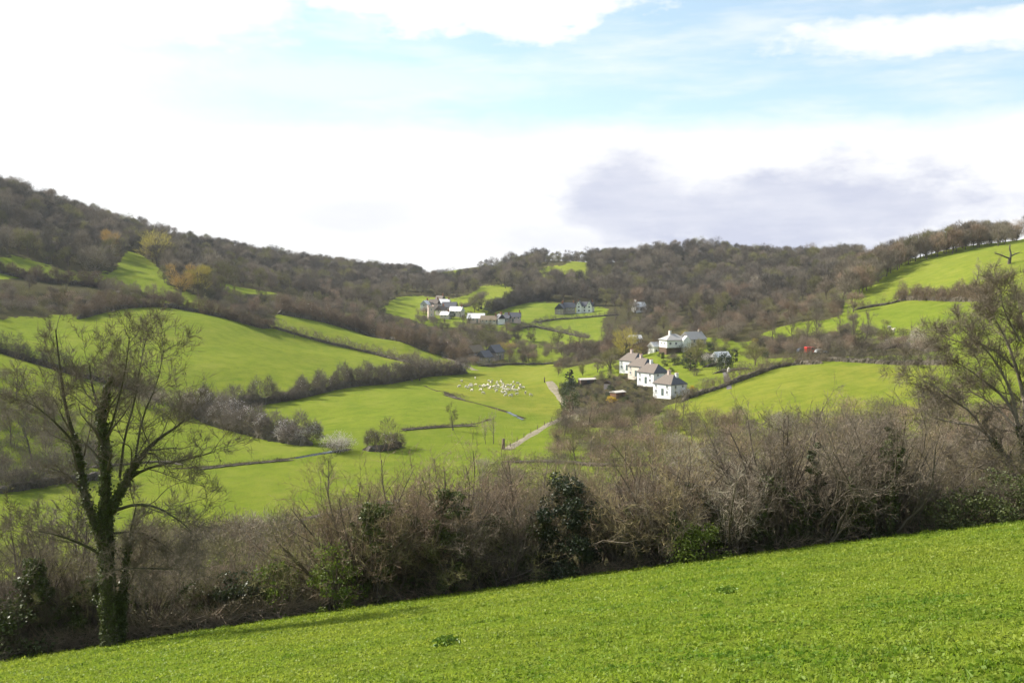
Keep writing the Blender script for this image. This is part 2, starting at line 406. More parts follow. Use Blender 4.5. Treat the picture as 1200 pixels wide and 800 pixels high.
with np.errstate(all='ignore'):
    gpx, gpy = proj(_GXf, np.maximum(_GYf, 1), _GZf)
front = (_GYf > 60)
floor_ = np.zeros(len(_GXf)); tint = np.full(len(_GXf), .45)
for poly in list(WOOD.values()) + SCRUB: floor_[front & inpoly(gpx, gpy, poly)] = 1
floor_[(_GYf > 950)] = 1
for poly, t in FIELDS:
    k = front & (_GYf < 1100) & inpoly(gpx, gpy, poly); tint[k] = t; floor_[k] = 0
floor_[front & (_GYf > 1000) & inpoly(gpx, gpy, [(478, 312), (535, 308), (545, 320), (485, 322)])] = 0
# rough bank below the near hedge
Yh = hedge_Y(_GXf)
rough = (_GYf > Yh - .3) & (_GYf < np.where(_GXf > 10, 150, 118)) & (np.abs(_GXf) < 110) & ~((_GXf < -20) & (_GYf > 100)) 
floor_[rough] = 1
near = (_GYf < Yh) & (np.hypot(_GXf, _GYf) < 90); tint[near] = .25
def blur(a, it):
    a = a.reshape(nr, na)
    for _ in range(it):
        a = (a + np.roll(a, 1, 0) + np.roll(a, -1, 0)) / 3; a = (a + np.roll(a, 1, 1) + np.roll(a, -1, 1) + np.roll(a, 2, 1) + np.roll(a, -2, 1)) / 5
    return a.ravel()
floor_ = np.where(rough, floor_, blur(floor_, 3)); tint = blur(tint, 3)
mb = MB()
ctr = np.array([[0, 0, h1(0, 0)]])
i = np.arange(nr - 1)[:, None] * na; j = np.arange(na)[None, :]; j2 = (j + 1) % na
q = np.stack([i + j, i + na + j, i + na + j2, i + j2], -1).reshape(-1)
mb._add(np.c_[_GXf, _GYf, _GZf], q, np.full((nr - 1) * na, 4), 0, True)
mb._add(np.r_[ctr, np.c_[_GXf, _GYf, _GZf][:na]], [v for k in range(na) for v in (0, 1 + k, 1 + (k + 1) % na)], np.full(na, 3), 0, True)

m, nt, b = new_mat('ground_turf')
at = nt.nodes.new('ShaderNodeAttribute'); at.attribute_name = 'cover'
sp_ = nt.nodes.new('ShaderNodeSeparateColor'); nt.links.new(at.outputs['Color'], sp_.inputs[0])
geo = nt.nodes.new('ShaderNodeNewGeometry'); P_ = geo.outputs['Position']
nA = noise(nt, .018, 5, P_); nB = noise(nt, .22, 5, P_, .65); nC = noise(nt, 1.3, 5, P_, .7); nD = noise(nt, 9, 4, P_, .7)
g0 = mixc(nt, sp_.outputs[1], (.13, .218, .018), (.25, .25, .04))
g0 = mixc(nt, ramp(nt, nA, [(.35, (0, 0, 0)), (.7, (.75, .75, .75))]), g0, (.215, .25, .03))
g0 = mixc(nt, ramp(nt, nB, [(.42, (0, 0, 0)), (.75, (.8, .8, .8))]), g0, (.11, .17, .018))
g0 = mixc(nt, ramp(nt, nC, [(.45, (0, 0, 0)), (.8, (.7, .7, .7))]), g0, (.15, .155, .04))
mp_ = nt.nodes.new('ShaderNodeMapping'); mp_.inputs['Scale'].default_value = (.03, .03, 1.); nt.links.new(P_, mp_.inputs['Vector'])
nT = noise(nt, 1., 4, mp_.outputs[0], .6)      # little terraces trodden along the contour
g0 = mixc(nt, ramp(nt, nT, [(.5, (0, 0, 0)), (.68, (.4, .4, .4))]), g0, (.125, .18, .022))
nE = noise(nt, .06, 6, P_, .72)
g0 = mixc(nt, ramp(nt, nE, [(.5, (0, 0, 0)), (.72, (.7, .7, .7))]), g0, (.25, .265, .05))
lit = ramp(nt, nC, [(.3, (.05, .042, .024)), (.6, (.085, .078, .038)), (.8, (.085, .105, .025))])
lit = mixc(nt, ramp(nt, nB, [(.4, (0, 0, 0)), (.7, (.6, .6, .6))]), lit, (.075, .07, .034))
edge = nt.nodes.new('ShaderNodeMath'); edge.operation = 'MULTIPLY_ADD'; nt.links.new(nB, edge.inputs[0]); edge.inputs[1].default_value = .7; 
e2 = nt.nodes.new('ShaderNodeMath'); e2.operation = 'ADD'; nt.links.new(sp_.outputs[0], e2.inputs[0]); nt.links.new(nB, e2.inputs[1])
fm = ramp(nt, e2.outputs[0], [(.92, (0, 0, 0)), (1.12, (1, 1, 1))])
nt.links.new(mixc(nt, fm, g0, lit), b.inputs['Base Color']); b.inputs['Roughness'].default_value = 1; b.inputs['Specular IOR Level'].default_value = .0
bp = nt.nodes.new('ShaderNodeBump'); bp.inputs['Strength'].default_value = .8; bp.inputs['Distance'].default_value = .5
hh = nt.nodes.new('ShaderNodeMath'); hh.operation = 'ADD'; nt.links.new(nC, hh.inputs[0]); nt.links.new(nD, hh.inputs[1]); nt.links.new(hh.outputs[0], bp.inputs['Height'])
nt.links.new(bp.outputs[0], b.inputs['Normal'])
M['turf'] = m
ground = mb.build('ground', [m]); tag(ground, kind='structure')
ca = ground.data.color_attributes.new('cover', 'FLOAT_COLOR', 'POINT')
cd = np.zeros((len(ground.data.vertices), 4), np.float32); cd[:, 3] = 1
cd[:len(floor_), 0] = floor_; cd[:len(floor_), 1] = tint; cd[len(floor_):, 1] = .25
ca.data.foreach_set('color', cd.ravel())

# ------------------------------------------------------------------ paths, lane, water
def resample(P, step):
    P = np.asarray(P, float); d = np.r_[0, np.cumsum(np.linalg.norm(np.diff(P[:, :2], axis=0), axis=1))]
    n = max(2, int(d[-1] / step) + 1); t = np.linspace(0, d[-1], n)
    return np.c_[np.interp(t, d, P[:, 0]), np.interp(t, d, P[:, 1])], d[-1]
def smoothline(P, it=2):
    P = np.asarray(P, float)
    for _ in range(it):
        Q = np.r_[P[:1], .75 * P[:-1] + .25 * P[1:], .25 * P[:-1] + .75 * P[1:], P[-1:]]
        A = .75 * P[:-1] + .25 * P[1:]; B = .25 * P[:-1] + .75 * P[1:]
        Q = np.empty((2 * len(A) + 2, P.shape[1])); Q[0] = P[0]; Q[-1] = P[-1]; Q[1:-1:2] = A; Q[2:-1:2] = B; P = Q
    return P
def line(px): return smoothline([tuple(hit(*p))[:2] for p in px])
def ribbon(name, px, width, mat, dz=.08, cross=5, world=None, kind='structure', wvar=.15):
    P, L = resample(world if world is not None else line(px), 1.2)
    T = np.gradient(P, axis=0); T /= np.linalg.norm(T, axis=1)[:, None] + 1e-9; Nn = np.c_[-T[:, 1], T[:, 0]]
    rs = np.random.RandomState(len(P)); wv = 1 + wvar * np.convolve(rs.normal(size=len(P) + 8), np.ones(9) / 3, 'valid')[:len(P)]
    s = np.linspace(-.5, .5, cross)
    XY = P[:, None, :] + Nn[:, None, :] * (s[None, :, None] * width * wv[:, None, None])
    Z = hgt(XY[..., 0], XY[..., 1]) + dz
    Z[:, 0] -= dz * 2; Z[:, -1] -= dz * 2
    mb = MB(); V = np.concatenate([XY, Z[..., None]], -1).reshape(-1, 3)
    a = np.arange(len(P) - 1)[:, None] * cross; c = np.arange(cross - 1)[None, :]
    q = np.stack([a + c, a + c + 1, a + cross + c + 1, a + cross + c], -1).reshape(-1)
    mb._add(V, q, np.full((len(P) - 1) * (cross - 1), 4), 0, True)
    return tag(mb.build(name, [mat]), kind=kind)
def track_mat(name, c0, c1):
    m, nt, b = new_mat(name); g = nt.nodes.new('ShaderNodeNewGeometry')
    a = noise(nt, .6, 5, g.outputs['Position'], .7)
    nt.links.new(ramp(nt, a, [(.3, c0), (.7, c1)]), b.inputs['Base Color']); b.inputs['Roughness'].default_value = 1; b.inputs['Specular IOR Level'].default_value = 0
    return m
M['track'] = track_mat('track_gravel', (.15, .135, .08), (.29, .25, .19))
M['lane'] = track_mat('lane_tarmac', (.11, .105, .095), (.18, .165, .15))
m, nt, b = new_mat('water'); b.inputs['Base Color'].default_value = (.03, .035, .03, 1); b.inputs['Roughness'].default_value = .12
g = nt.nodes.new('ShaderNodeNewGeometry'); a = noise(nt, 2.5, 3, g.outputs['Position']); bp = nt.nodes.new('ShaderNodeBump'); bp.inputs['Strength'].default_value = .12
nt.links.new(a, bp.inputs['Height']); nt.links.new(bp.outputs[0], b.inputs['Normal']); M['water'] = m
m, nt, b = new_mat('mud_bank'); g = nt.nodes.new('ShaderNodeNewGeometry'); a = noise(nt, .9, 5, g.outputs['Position'], .7)
nt.links.new(ramp(nt, a, [(.3, (.035, .028, .018)), (.7, (.085, .07, .04))]), b.inputs['Base Color']); b.inputs['Roughness'].default_value = 1; b.inputs['Specular IOR Level'].default_value = 0; M['mud'] = m

ribbon('farm_path', [(594,527),(606,519),(625,508),(645,496),(662,489),(672,484)], 3.0, M['track'])
ribbon('farm_path', [(690,498),(680,492),(668,482),(658,468),(650,457),(643,447)], 3.2, M['track'], .11)
ribbon('farm_path', [(520,418),(535,423),(548,428),(557,434)], 3.6, M['track'])
ribbon('farm_path', [(848,432),(851,440),(853,448),(855,456)], 2.0, M['lane'])
ribbon('lane', [(180,668),(230,647),(270,634),(300,625),(345,611),(400,597),(470,585)], 3.0, M['lane'], .1)
for px in ([(200,549),(240,547),(275,543),(310,541),(345,536),(380,531),(410,526)], [(470,503),(500,500),(530,498),(558,497),(575,491)], [(498,452),(515,458),(530,466),(548,470),(565,474),(590,481),(615,490)]):
    ribbon('stream_bank', px, 1.9, M['mud'], .07, wvar=.5)
ribbon('stream', [(345,537),(360,534),(385,530),(405,527)], 2.3, M['water'], .13, wvar=.3)
ribbon('stream', [(596,483),(602,486),(606,488)], 2.4, M['water'], .15, wvar=.5)
ribbon('stream', [(607,489),(611,491),(614,492)], 2.4, M['water'], .15, wvar=.5)

# ------------------------------------------------------------------ growing trees
def unit(v): return v / (np.linalg.norm(v) + 1e-9)
def grow(rs, out, tips, p, d, L, r, lvl, spec):
    s = spec[lvl]; k = s['seg']; P = [np.array(p, float)]; dirs = []; d = unit(np.array(d, float))
    for i in range(k):
        d = unit(d + rs.normal(size=3) * s['gnarl'] + np.array([0, 0, s['up']]))
        dirs.append(d); P.append(P[-1] + d * (L / k))
    P = np.array(P); R = r * (1 - np.linspace(0, 1, k + 1) * s.get('taper', .75))
    out.append((P, R, lvl))
    if lvl + 1 >= len(spec):
        tips.append((P, L)); return
    nx = spec[lvl + 1]; n = s['n'] if isinstance(s['n'], int) else rs.randint(*s['n'])
    for j in range(n):
        t = s['t0'] + (1 - s['t0']) * (j + rs.uniform(.2, .9)) / n
        f = t * k; i = min(k - 1, int(f)); q = P[i] + (P[i + 1] - P[i]) * (f - i)
        ang = math.radians(rs.uniform(*nx['ang'])); a = rs.normal(size=3); a = unit(a - dirs[i] * a.dot(dirs[i]))
        if nx.get('flat'): a[2] *= nx['flat']; a = unit(a)
        dd = dirs[i] * math.cos(ang) + a * math.sin(ang)
        ll = L * nx['lr'] * rs.uniform(.65, 1.2) * (1 - .45 * t if nx.get('shape', 1) else 1)
        grow(rs, out, tips, q, dd, ll, max(.4 * R[i] if lvl else .45 * R[i], .004), lvl + 1, spec)
def limbs_mesh(out, mb, sides=(7, 5, 3, 3, 3), mi=0, levels=None, thick=1.):
    for P, R, l in out:
        if levels is None or l in levels: mb.tube(P, np.maximum(R, .003) * thick, sides[min(l, len(sides) - 1)], mi)
def tip_slivers(rs, tips, per, L, W, spread=.6, up=.25):
    P, D = [], []
    for pts, l in tips:
        k = len(pts) - 1
        f = rs.uniform(.15, 1, per) * k; i = np.minimum(f.astype(int), k - 1)
        q = pts[i] + (pts[i + 1] - pts[i]) * (f - i)[:, None]
        d = np.array([unit(pts[a + 1] - pts[a]) for a in i]) + rs.normal(size=(per, 3)) * spread; d[:, 2] += up
        P.append(q); D.append(d)
    P = np.concatenate(P); D = np.concatenate(D); n = len(P)
    return slivers(rs, P, D, rs.uniform(.5, 1.3, n) * L, W * rs.uniform(.7, 1.3, n))

def far_tree(seed, h=12., r=5., kind='round', nsl=1700, fine=.72):
    """a bare tree for several hundred metres: trunk, limbs and a crown of twig sprays in uneven lobes"""
    rs = np.random.RandomState(seed); t, c = MB(), MB()
    base = .2 * h if kind == 'round' else .16 * h
    lean = rs.normal(size=2) * .05 * h
    fork = np.array([lean[0] * .5, lean[1] * .5, base])
    t.tube([(0, 0, -.8), (0, 0, .3), fork, (lean[0], lean[1], .75 * h)], [.045 * h * .55, .02 * h, .017 * h, .003 * h], 5)
    P, D = [], []; nl = 13 if kind == 'round' else 12
    for k in range(nl):
        a = k * 2.4 + rs.uniform(-.4, .4); zz = rs.uniform(.30, .90) * h; rr = r * rs.uniform(.35, .75) * math.sqrt(max(.15, 1 - ((zz / h - .55) / .52) ** 2))
        if kind == 'tall': rr *= .55
        q = np.array([math.cos(a) * rr + lean[0], math.sin(a) * rr + lean[1], zz])
        mid = fork + (q - fork) * .5 + np.array([0, 0, -.04 * h]) + rs.normal(size=3) * .03 * h
        t.tube([fork * rs.uniform(.75, 1.2), mid, q], [.010 * h, .007 * h, .002 * h], 4)
        lr = r * rs.uniform(.28, .5) if kind == 'round' else r * rs.uniform(.22, .36)
        n = nsl // nl
        b = ball(rs, n, (lr, lr, lr * (.8 if kind == 'round' else 1.3)), .25) + q
        P.append(b); D.append(unit2(b - (fork + (q - fork) * .6)) * .9 + rs.normal(size=(n, 3)) * .4 + np.array([0, 0, .35]))
    P = np.concatenate(P); D = np.concatenate(D); n = len(P)
    keep = P[:, 2] > .12 * h; P, D = P[keep], D[keep]; n = len(P)
    c.tris(slivers(rs, P, D, rs.uniform(.06, .16, n) * h, .011 * h * fine * rs.uniform(.5, 1.4, n)))
    return t, c
def unit2(v): return v / (np.linalg.norm(v, axis=1)[:, None] + 1e-9)
def join2(t, c):
    """one mesh of two builders, the second in material slot 1"""
    m = MB(); m.V, m.L, m.C, m.MI, m.S, m.n = list(t.V), list(t.L), list(t.C), list(t.MI), list(t.S), t.n
    for V, L, C, MI, S, o in zip(c.V, c.L, c.C, c.MI, c.S, np.r_[0, np.cumsum([len(v) for v in c.V])[:-1]]):
        m.V.append(V); m.L.append(L - 0 + t.n); m.C.append(C); m.MI.append(MI + 1); m.S.append(S)
    m.n = t.n + c.n
    return m
def shrub(seed, h=4., r=2.6, nsl=1500, dense=1.):
    """a bare bush: many stems from one base ending in a rounded mass of fine sprays"""
    rs = np.random.RandomState(seed); t, c = MB(), MB(); P, D = [], []
    ns = 15
    for k in range(ns):
        a = k * 2.4 + rs.uniform(-.5, .5); q = np.array([math.cos(a), math.sin(a), 0]) * r * math.sqrt((k + .5) / ns) * .85
        top = q + np.array([0, 0, h * rs.uniform(.62, 1.) * (1 - .35 * (k / ns))])
        b0 = q * .25; mid = b0 * .5 + q * .5 + [0, 0, top[2] * .45]
        t.tube([b0 - [0, 0, .5], mid, top], [.025 + .005 * h, .006 * h, .003], 3)
        n = int(nsl // ns); n1 = n // 3
        f = rs.uniform(.1, 1, n1)
        P.append(b0 + (top - b0) * f[:, None] + rs.normal(size=(n1, 3)) * np.array([.14, .14, .05]) * r)
        D.append(np.array([math.cos(a) * .3, math.sin(a) * .3, .7]) + rs.normal(size=(n1, 3)) * .5)
        lr = r * rs.uniform(.3, .5); cz = top * [.95, .95, .74]
        bb = ball(rs, n - n1, (lr, lr, lr * .95), .2); P.append(cz + bb)
        D.append(unit2(bb) * .7 + np.array([0, 0, .45]) + rs.normal(size=(n - n1, 3)) * .45)
    P = np.concatenate(P); D = np.concatenate(D); n = len(P); P[:, 2] = np.maximum(P[:, 2], .05)
    c.tris(slivers(rs, P, D, rs.uniform(.06, .17, n) * h, .0115 * h * dense * rs.uniform(.5, 1.3, n)))
    return t, c
def leafy(seed, h=4., r=2., n=1800, size=.22, kind='dome'):
    """evergreen or leafy bush: clumps of leaf faces through the whole volume"""
    rs = np.random.RandomState(seed); t, c = MB(), MB()
    t.tube([(0, 0, -.4), (0, 0, h * .4), (.1, 0, h * .85)], [.04 * h, .025 * h, .005], 5)
    nl = 26; P = []
    for k in range(nl):
        z = rs.uniform(.08, .95); a = rs.uniform(0, 2 * PI)
        if kind == 'cone': rr = r * (1 - z) ** .8
        elif kind == 'column': rr = r * min(1, (1 - z) * 4) ** .5
        else: rr = r * math.sqrt(max(.05, 1 - ((z - .42) / .58) ** 2))
        rr *= rs.uniform(.45, .85); lr = r * rs.uniform(.28, .48) * (1 if kind != 'cone' else max(.3, 1 - z))
        P.append(ball(rs, n // nl, (lr, lr, lr * (.75 if kind != 'column' else 1.2)), .5) + [math.cos(a) * rr, math.sin(a) * rr, z * h])
    P = np.concatenate(P); P = P[P[:, 2] > .02]
    c.quads(leaves(rs, P, size))
    return t, c

MT_SPEC = [dict(seg=7, gnarl=.07, up=.05, n=13, t0=.2, taper=.85), dict(seg=5, gnarl=.14, up=.10, n=(5, 8), t0=.2, ang=(28, 58), lr=.52, taper=.8),
           dict(seg=4, gnarl=.18, up=.1, n=(3, 5), t0=.2, ang=(25, 55), lr=.5, taper=.8), dict(seg=2, gnarl=.2, up=.1, n=0, t0=.2, ang=(25, 55), lr=.55, taper=.8)]
def field_tree(seed, h=12., ):
    """a leafless tree with real limbs, branches and fine twigs"""
    rs = np.random.RandomState(seed); out, tips = [], []
    grow(rs, out, tips, (0, 0, -.5), (rs.normal() * .06, rs.normal() * .06, 1), h * .88, .022 * h, 0, MT_SPEC)
    t, c = MB(), MB(); limbs_mesh(out, t, (6, 4, 3, 3), 0, (0, 1), 1.); limbs_mesh(out, c, (6, 4, 3, 3), 0, (2, 3), 1.6)
    c.tris(tip_slivers(rs, tips, 3, .07 * h, .0055 * h)); return t, c
def visible(X, Y, Ztop):
    X, Y, Z = map(np.asarray, (X, Y, Ztop)); ok = np.ones(len(X), bool)
    for f in np.linspace(.12, .97, 46):
        ok &= (hgt(X * f, Y * f) < Z * f + .3)
    return ok
def scatter(rs, poly, D0, D1, space, limit=None, top=8., avoid=None):
    xs = [p[0] for p in poly]; u0, u1 = (min(xs) - 600) / F, (max(xs) - 600) / F
    n = int((u1 - u0) * (D1 ** 2 - D0 ** 2) / 2 / (space ** 2) * 6) + 20
    Y = np.sqrt(rs.uniform(D0 ** 2, D1 ** 2, n)); X = Y * rs.uniform(u0, u1, n)
    Z = hgt(X, Y); px, py = proj(X, Y, Z); k = inpoly(px, py, poly)
    X, Y, Z = X[k], Y[k], Z[k]; px, py = px[k], py[k]
    k = visible(X, Y, Z + top); X, Y, Z, px, py = X[k], Y[k], Z[k], px[k], py[k]
    if avoid:
        k = np.ones(len(X), bool)
        for a in avoid: k &= ~inpoly(px, py, a)
        X, Y, Z = X[k], Y[k], Z[k]
    grid = {}; res = []
    for x, y, z in zip(X, Y, Z):
        g = (int(x // space), int(y // space)); ok = True
        for dx in (-1, 0, 1):
            for dy in (-1, 0, 1):
                for (a, b_) in grid.get((g[0] + dx, g[1] + dy), ()):
                    if (a - x) ** 2 + (b_ - y) ** 2 < space ** 2: ok = False
        if ok: grid.setdefault(g, []).append((x, y)); res.append((x, y, z))
        if limit and len(res) >= limit: break
    return res

def single(name, tc, mats):
    me = join2(*tc).mesh(name, mats); return me
def put(me, name, x, y, z, s, label=None, cat=None, group=None, rz=None, rs=random, sz=None, sink=.1, kind=None):
    o = bpy.data.objects.new(name, me); COL.objects.link(o); o.location = (x, y, z - sink)
    o.rotation_euler = (rs.uniform(-.05, .05), rs.uniform(-.05, .05), rs.uniform(0, 6.28) if rz is None else rz); o.scale = (s, s, sz or s)
    return tag(o, label, cat, group, kind)
random.seed(7)

# tree meshes shared by the copies; each shape in several twig colours
TW = {k: [M['bark'], M[k]] for k in ('twig', 'twig_pink', 'twig_mauve', 'twig_olive', 'twig_orange', 'twig_gold', 'twig_pale', 'twig_dark', 'evergreen', 'evergreen_olive', 'leaf_fresh', 'gorse', 'blossom', 'ivy', 'bramble')}
def variants(name, tcs, cols):
    res = {}
    for c in cols:
        res[c] = []
        for tc in tcs:
            if not hasattr(tc[0], '_m'): tc[0]._m = join2(*tc)
            res[c].append(tc[0]._m.mesh(name, TW[c]))
    return res
FT = variants('woodland_tree', [far_tree(10 + k, 12, rs_) for k, rs_ in enumerate((5, 5.6, 4.6, 5.2, 4.2))], ['twig', 'twig_mauve', 'twig_pink', 'twig_olive', 'twig_orange', 'twig_gold', 'twig_dark', 'twig_pale'])
TT = variants('slender_tree', [far_tree(30 + k, 13, 4., 'tall', 1200, .55) for k in range(3)], ['twig', 'twig_mauve', 'twig_olive', 'twig_pale', 'twig_dark'])
SH = variants('scrub_bush', [shrub(50 + k) for k in range(5)], ['twig', 'twig_pink', 'twig_mauve', 'twig_olive', 'twig_dark', 'blossom', 'twig_orange', 'twig_pale', 'twig_gold'])
EV = variants('evergreen_bush', [leafy(70 + k) for k in range(3)], ['evergreen', 'evergreen_olive', 'leaf_fresh', 'gorse', 'ivy'])
CO = variants('conifer', [leafy(80 + k, 8, 2.2, 2200, .3, 'cone') for k in range(2)] + [leafy(85, 5, .9, 1500, .2, 'column')], ['evergreen', 'evergreen_olive'])
MT = variants('field_tree', [field_tree(90 + k) for k in range(4)], ['twig', 'twig_mauve', 'twig_olive', 'twig_pale', 'twig_dark', 'twig_pink'])
def pick(d, cols, wts):
    c = random.choices(cols, wts)[0]; return random.choice(d[c])

# ------------------------------------------------------------------ woods
rsw = np.random.RandomState(3)
def rest_points(pts, scales): return pts, scales
WOODSPEC = {
 'west': dict(D=(500, 840), sp=7.0, s=(.65, 1.3), cols=(['twig', 'twig_mauve', 'twig_olive', 'twig_dark', 'twig_pale'], [5, 1.5, 2.6, 5, .6]), n=70,
              label='bare grey-brown tree in the wood along the western hilltop', group='trees of the western hilltop wood'),
 'head': dict(D=(620, 1180), sp=8.2, s=(.65, 1.3), cols=(['twig', 'twig_mauve', 'twig_olive', 'twig_pink', 'twig_dark'], [5, 3, 2, .5, 5]), n=60,
              label='bare mauve-grey tree in the wood closing the head of the valley', group='trees of the valley head wood'),
 'east': dict(D=(600, 1080), sp=8.2, s=(.65, 1.4), cols=(['twig', 'twig_mauve', 'twig_olive', 'twig_pink', 'twig_dark', 'twig_pale'], [5, 2, 2.6, .6, 5, .6]), n=110,
              label='bare brown tree in the big rounded wood behind the gabled white house', group='trees of the big rounded wood'),
 'crest': dict(D=(430, 680), sp=4.6, s=(.85, 1.2), cols=(['twig', 'twig_pink', 'twig_olive'], [4, 1.2, 1]), n=95, poly=CREST_FRONT,
              label='bare brown tree in the strip of wood along the top of the eastern hill field', group='trees of the eastern crest wood'),
}

CLEAR = [(625,322),(632,312),(655,308),(690,306),(690,331),(628,331)]
protos_col = bpy.data.collections.new('woodland_tree_kinds')
for c in ('twig', 'twig_mauve', 'twig_dark', 'twig_olive', 'twig_dark', 'twig'):
    for me in FT[c][:3]:
        o = bpy.data.objects.new('woodland_tree_kind', me); protos_col.objects.link(o)
def wood_stuff(name, pts, scales, label):
    me = bpy.data.meshes.new(name); me.from_pydata([(x, y, z - .2) for x, y, z in pts], [], [])
    o = bpy.data.objects.new(name, me); COL.objects.link(o); tag(o, label, 'wood', None, 'stuff')
    ng = bpy.data.node_groups.new(name, 'GeometryNodeTree')
    ng.interface.new_socket('Geometry', in_out='INPUT', socket_type='NodeSocketGeometry'); ng.interface.new_socket('Geometry', in_out='OUTPUT', socket_type='NodeSocketGeometry')
    gi, go = ng.nodes.new('NodeGroupInput'), ng.nodes.new('NodeGroupOutput')
    iop = ng.nodes.new('GeometryNodeInstanceOnPoints'); ci = ng.nodes.new('GeometryNodeCollectionInfo')
    ci.inputs['Collection'].default_value = protos_col; ci.inputs['Separate Children'].default_value = True; ci.inputs['Reset Children'].default_value = True
    iop.inputs['Pick Instance'].default_value = True
    rr = ng.nodes.new('FunctionNodeRandomValue'); rr.data_type = 'FLOAT_VECTOR'; rr.inputs[0].default_value = (-.05, -.05, 0); rr.inputs[1].default_value = (.05, .05, 6.28)
    rz = ng.nodes.new('FunctionNodeRandomValue'); rz.data_type = 'FLOAT'; rz.inputs[2].default_value = scales[0]; rz.inputs[3].default_value = scales[1]; rz.inputs['Seed'].default_value = 4
    ng.links.new(gi.outputs[0], iop.inputs['Points']); ng.links.new(ci.outputs[0], iop.inputs['Instance'])
    ng.links.new(rr.outputs[0], iop.inputs['Rotation']); ng.links.new(rz.outputs[1], iop.inputs['Scale']); ng.links.new(iop.outputs[0], go.inputs[0])
    md = o.modifiers.new('trees', 'NODES'); md.node_group = ng
    return o
for key, sp in WOODSPEC.items():
    pts = scatter(rsw, sp.get('poly') or WOOD[key], sp['D'][0], sp['D'][1], sp['sp'], top=9, avoid=[CLEAR])
    pts.sort(key=lambda p: math.hypot(p[0], p[1]))
    for (x, y, z) in pts[:sp['n']]:
        put(pick(FT, *sp['cols']), 'woodland_tree', x, y, z, random.uniform(*sp['s']), sp['label'], 'tree', sp['group'])
    if len(pts) > sp['n']:
        wood_stuff('woodland', pts[sp['n']:], sp['s'], {'west': 'grey-brown leafless wood on the western hilltop, behind its front trees', 'head': 'mauve-grey leafless wood along the ridge at the valley head',
                   'east': 'brown leafless wood covering the big rounded hill behind the houses', 'crest': 'brown leafless wood along the skyline above the eastern field'}[key])
    print(key, len(pts))

# ------------------------------------------------------------------ scrub belts
def belt(poly, D, sp, kinds, s, label, group, name='scrub_bush', limit=None, sets=None, top=4, avoid=None, cat='bush'):
    for (x, y, z) in scatter(rsw, poly, D[0], D[1], sp, limit, top, avoid):
        put(pick(sets or SH, *kinds), name, x, y, z, random.uniform(*s), label, cat, group)
BROWN = (['twig_pink', 'twig_mauve', 'twig', 'twig_olive', 'twig_dark'], [2.6, 2, 3, 2, 1.6])
belt([(240,340),(300,352),(400,356),(450,372),(520,392),(548,402),(575,425),(555,428),(480,402),(430,388),(380,376),(325,366),(300,378),(262,362)], (420, 720), 4.0, BROWN, (.8, 1.5),
     'pinkish-brown bare bush in the scrub belt above the hedged strip field', 'bushes of the scrub belt above the strip field', limit=260)
belt([(650,432),(700,408),(722,388),(770,376),(860,372),(960,352),(990,352),(985,372),(930,380),(880,392),(850,392),(780,396),(735,412),(715,428)], (380, 700), 4.4, BROWN, (.9, 1.7),
     'grey-brown bare bush in the thicket behind the white cottages', 'bushes of the thicket behind the cottages', 'thicket_bush', limit=130)
belt([(-30,338),(60,345),(110,346),(160,346),(180,356),(120,368),(60,374),(-30,378)], (380, 520), 4.4, BROWN, (.9, 1.5),
     'brown bare bush in the overgrown bank above the big sunlit field', 'bushes of the bank above the big sunlit field', 'bank_bush', limit=70)
belt([(895,398),(1000,388),(1090,400),(1085,412),(1000,414),(900,416)], (270, 400), 3.6, (['twig_mauve', 'twig', 'twig_dark', 'twig_pink'], [3, 3, 1, 2]), (.7, 1.25),
     'mauve-brown bare bush on the bank beneath the eastern hill pasture', 'bushes of the bank beneath the eastern pasture', 'pasture_bank_bush', limit=60)
belt([(545,378),(580,382),(600,392),(640,404),(700,412),(690,422),(640,420),(600,428),(560,415),(540,402)], (430, 640), 4.6, BROWN, (.7, 1.4),
     'brown bare bush among the trees between the hamlet and the stone barns', 'bushes between the hamlet and the barns', 'hamlet_bush', limit=70)
GARDEN = [(655,452),(690,446),(735,440),(745,450),(765,462),(770,478),(740,486),(700,486),(668,480)]
belt(GARDEN, (270, 360), 2.4, (['twig_olive', 'twig_dark', 'twig', 'twig_pink'], [2, 2, 2, 1.5]), (.22, .6),
     'small brown garden shrub on the slope below the white cottages', 'shrubs of the cottage gardens', 'garden_shrub', limit=110)
belt([(640,478),(760,480),(800,490),(900,498),(1100,510),(1090,540),(760,545),(640,540),(655,500)], (150, 290), 4.2, (['twig_pink', 'twig_olive', 'twig', 'twig_mauve', 'twig_pale'], [3, 2, 2, 1, .6]), (.8, 1.35),
     'tall bare greyish bush in the rough scrub below the cottages and the eastern field', 'bushes of the rough scrub below the cottages', 'rough_scrub_bush', limit=130)
belt([(-30,470),(60,480),(115,500),(120,545),(60,575),(-30,580)], (170, 290), 4.6, (['twig_mauve', 'twig', 'twig_dark'], [3, 3, 1]), (.8, 1.4),
     'grey-brown bare bush in the hollow beside the lower western fields', 'bushes of the hollow by the lower western fields', 'hollow_bush', limit=45)

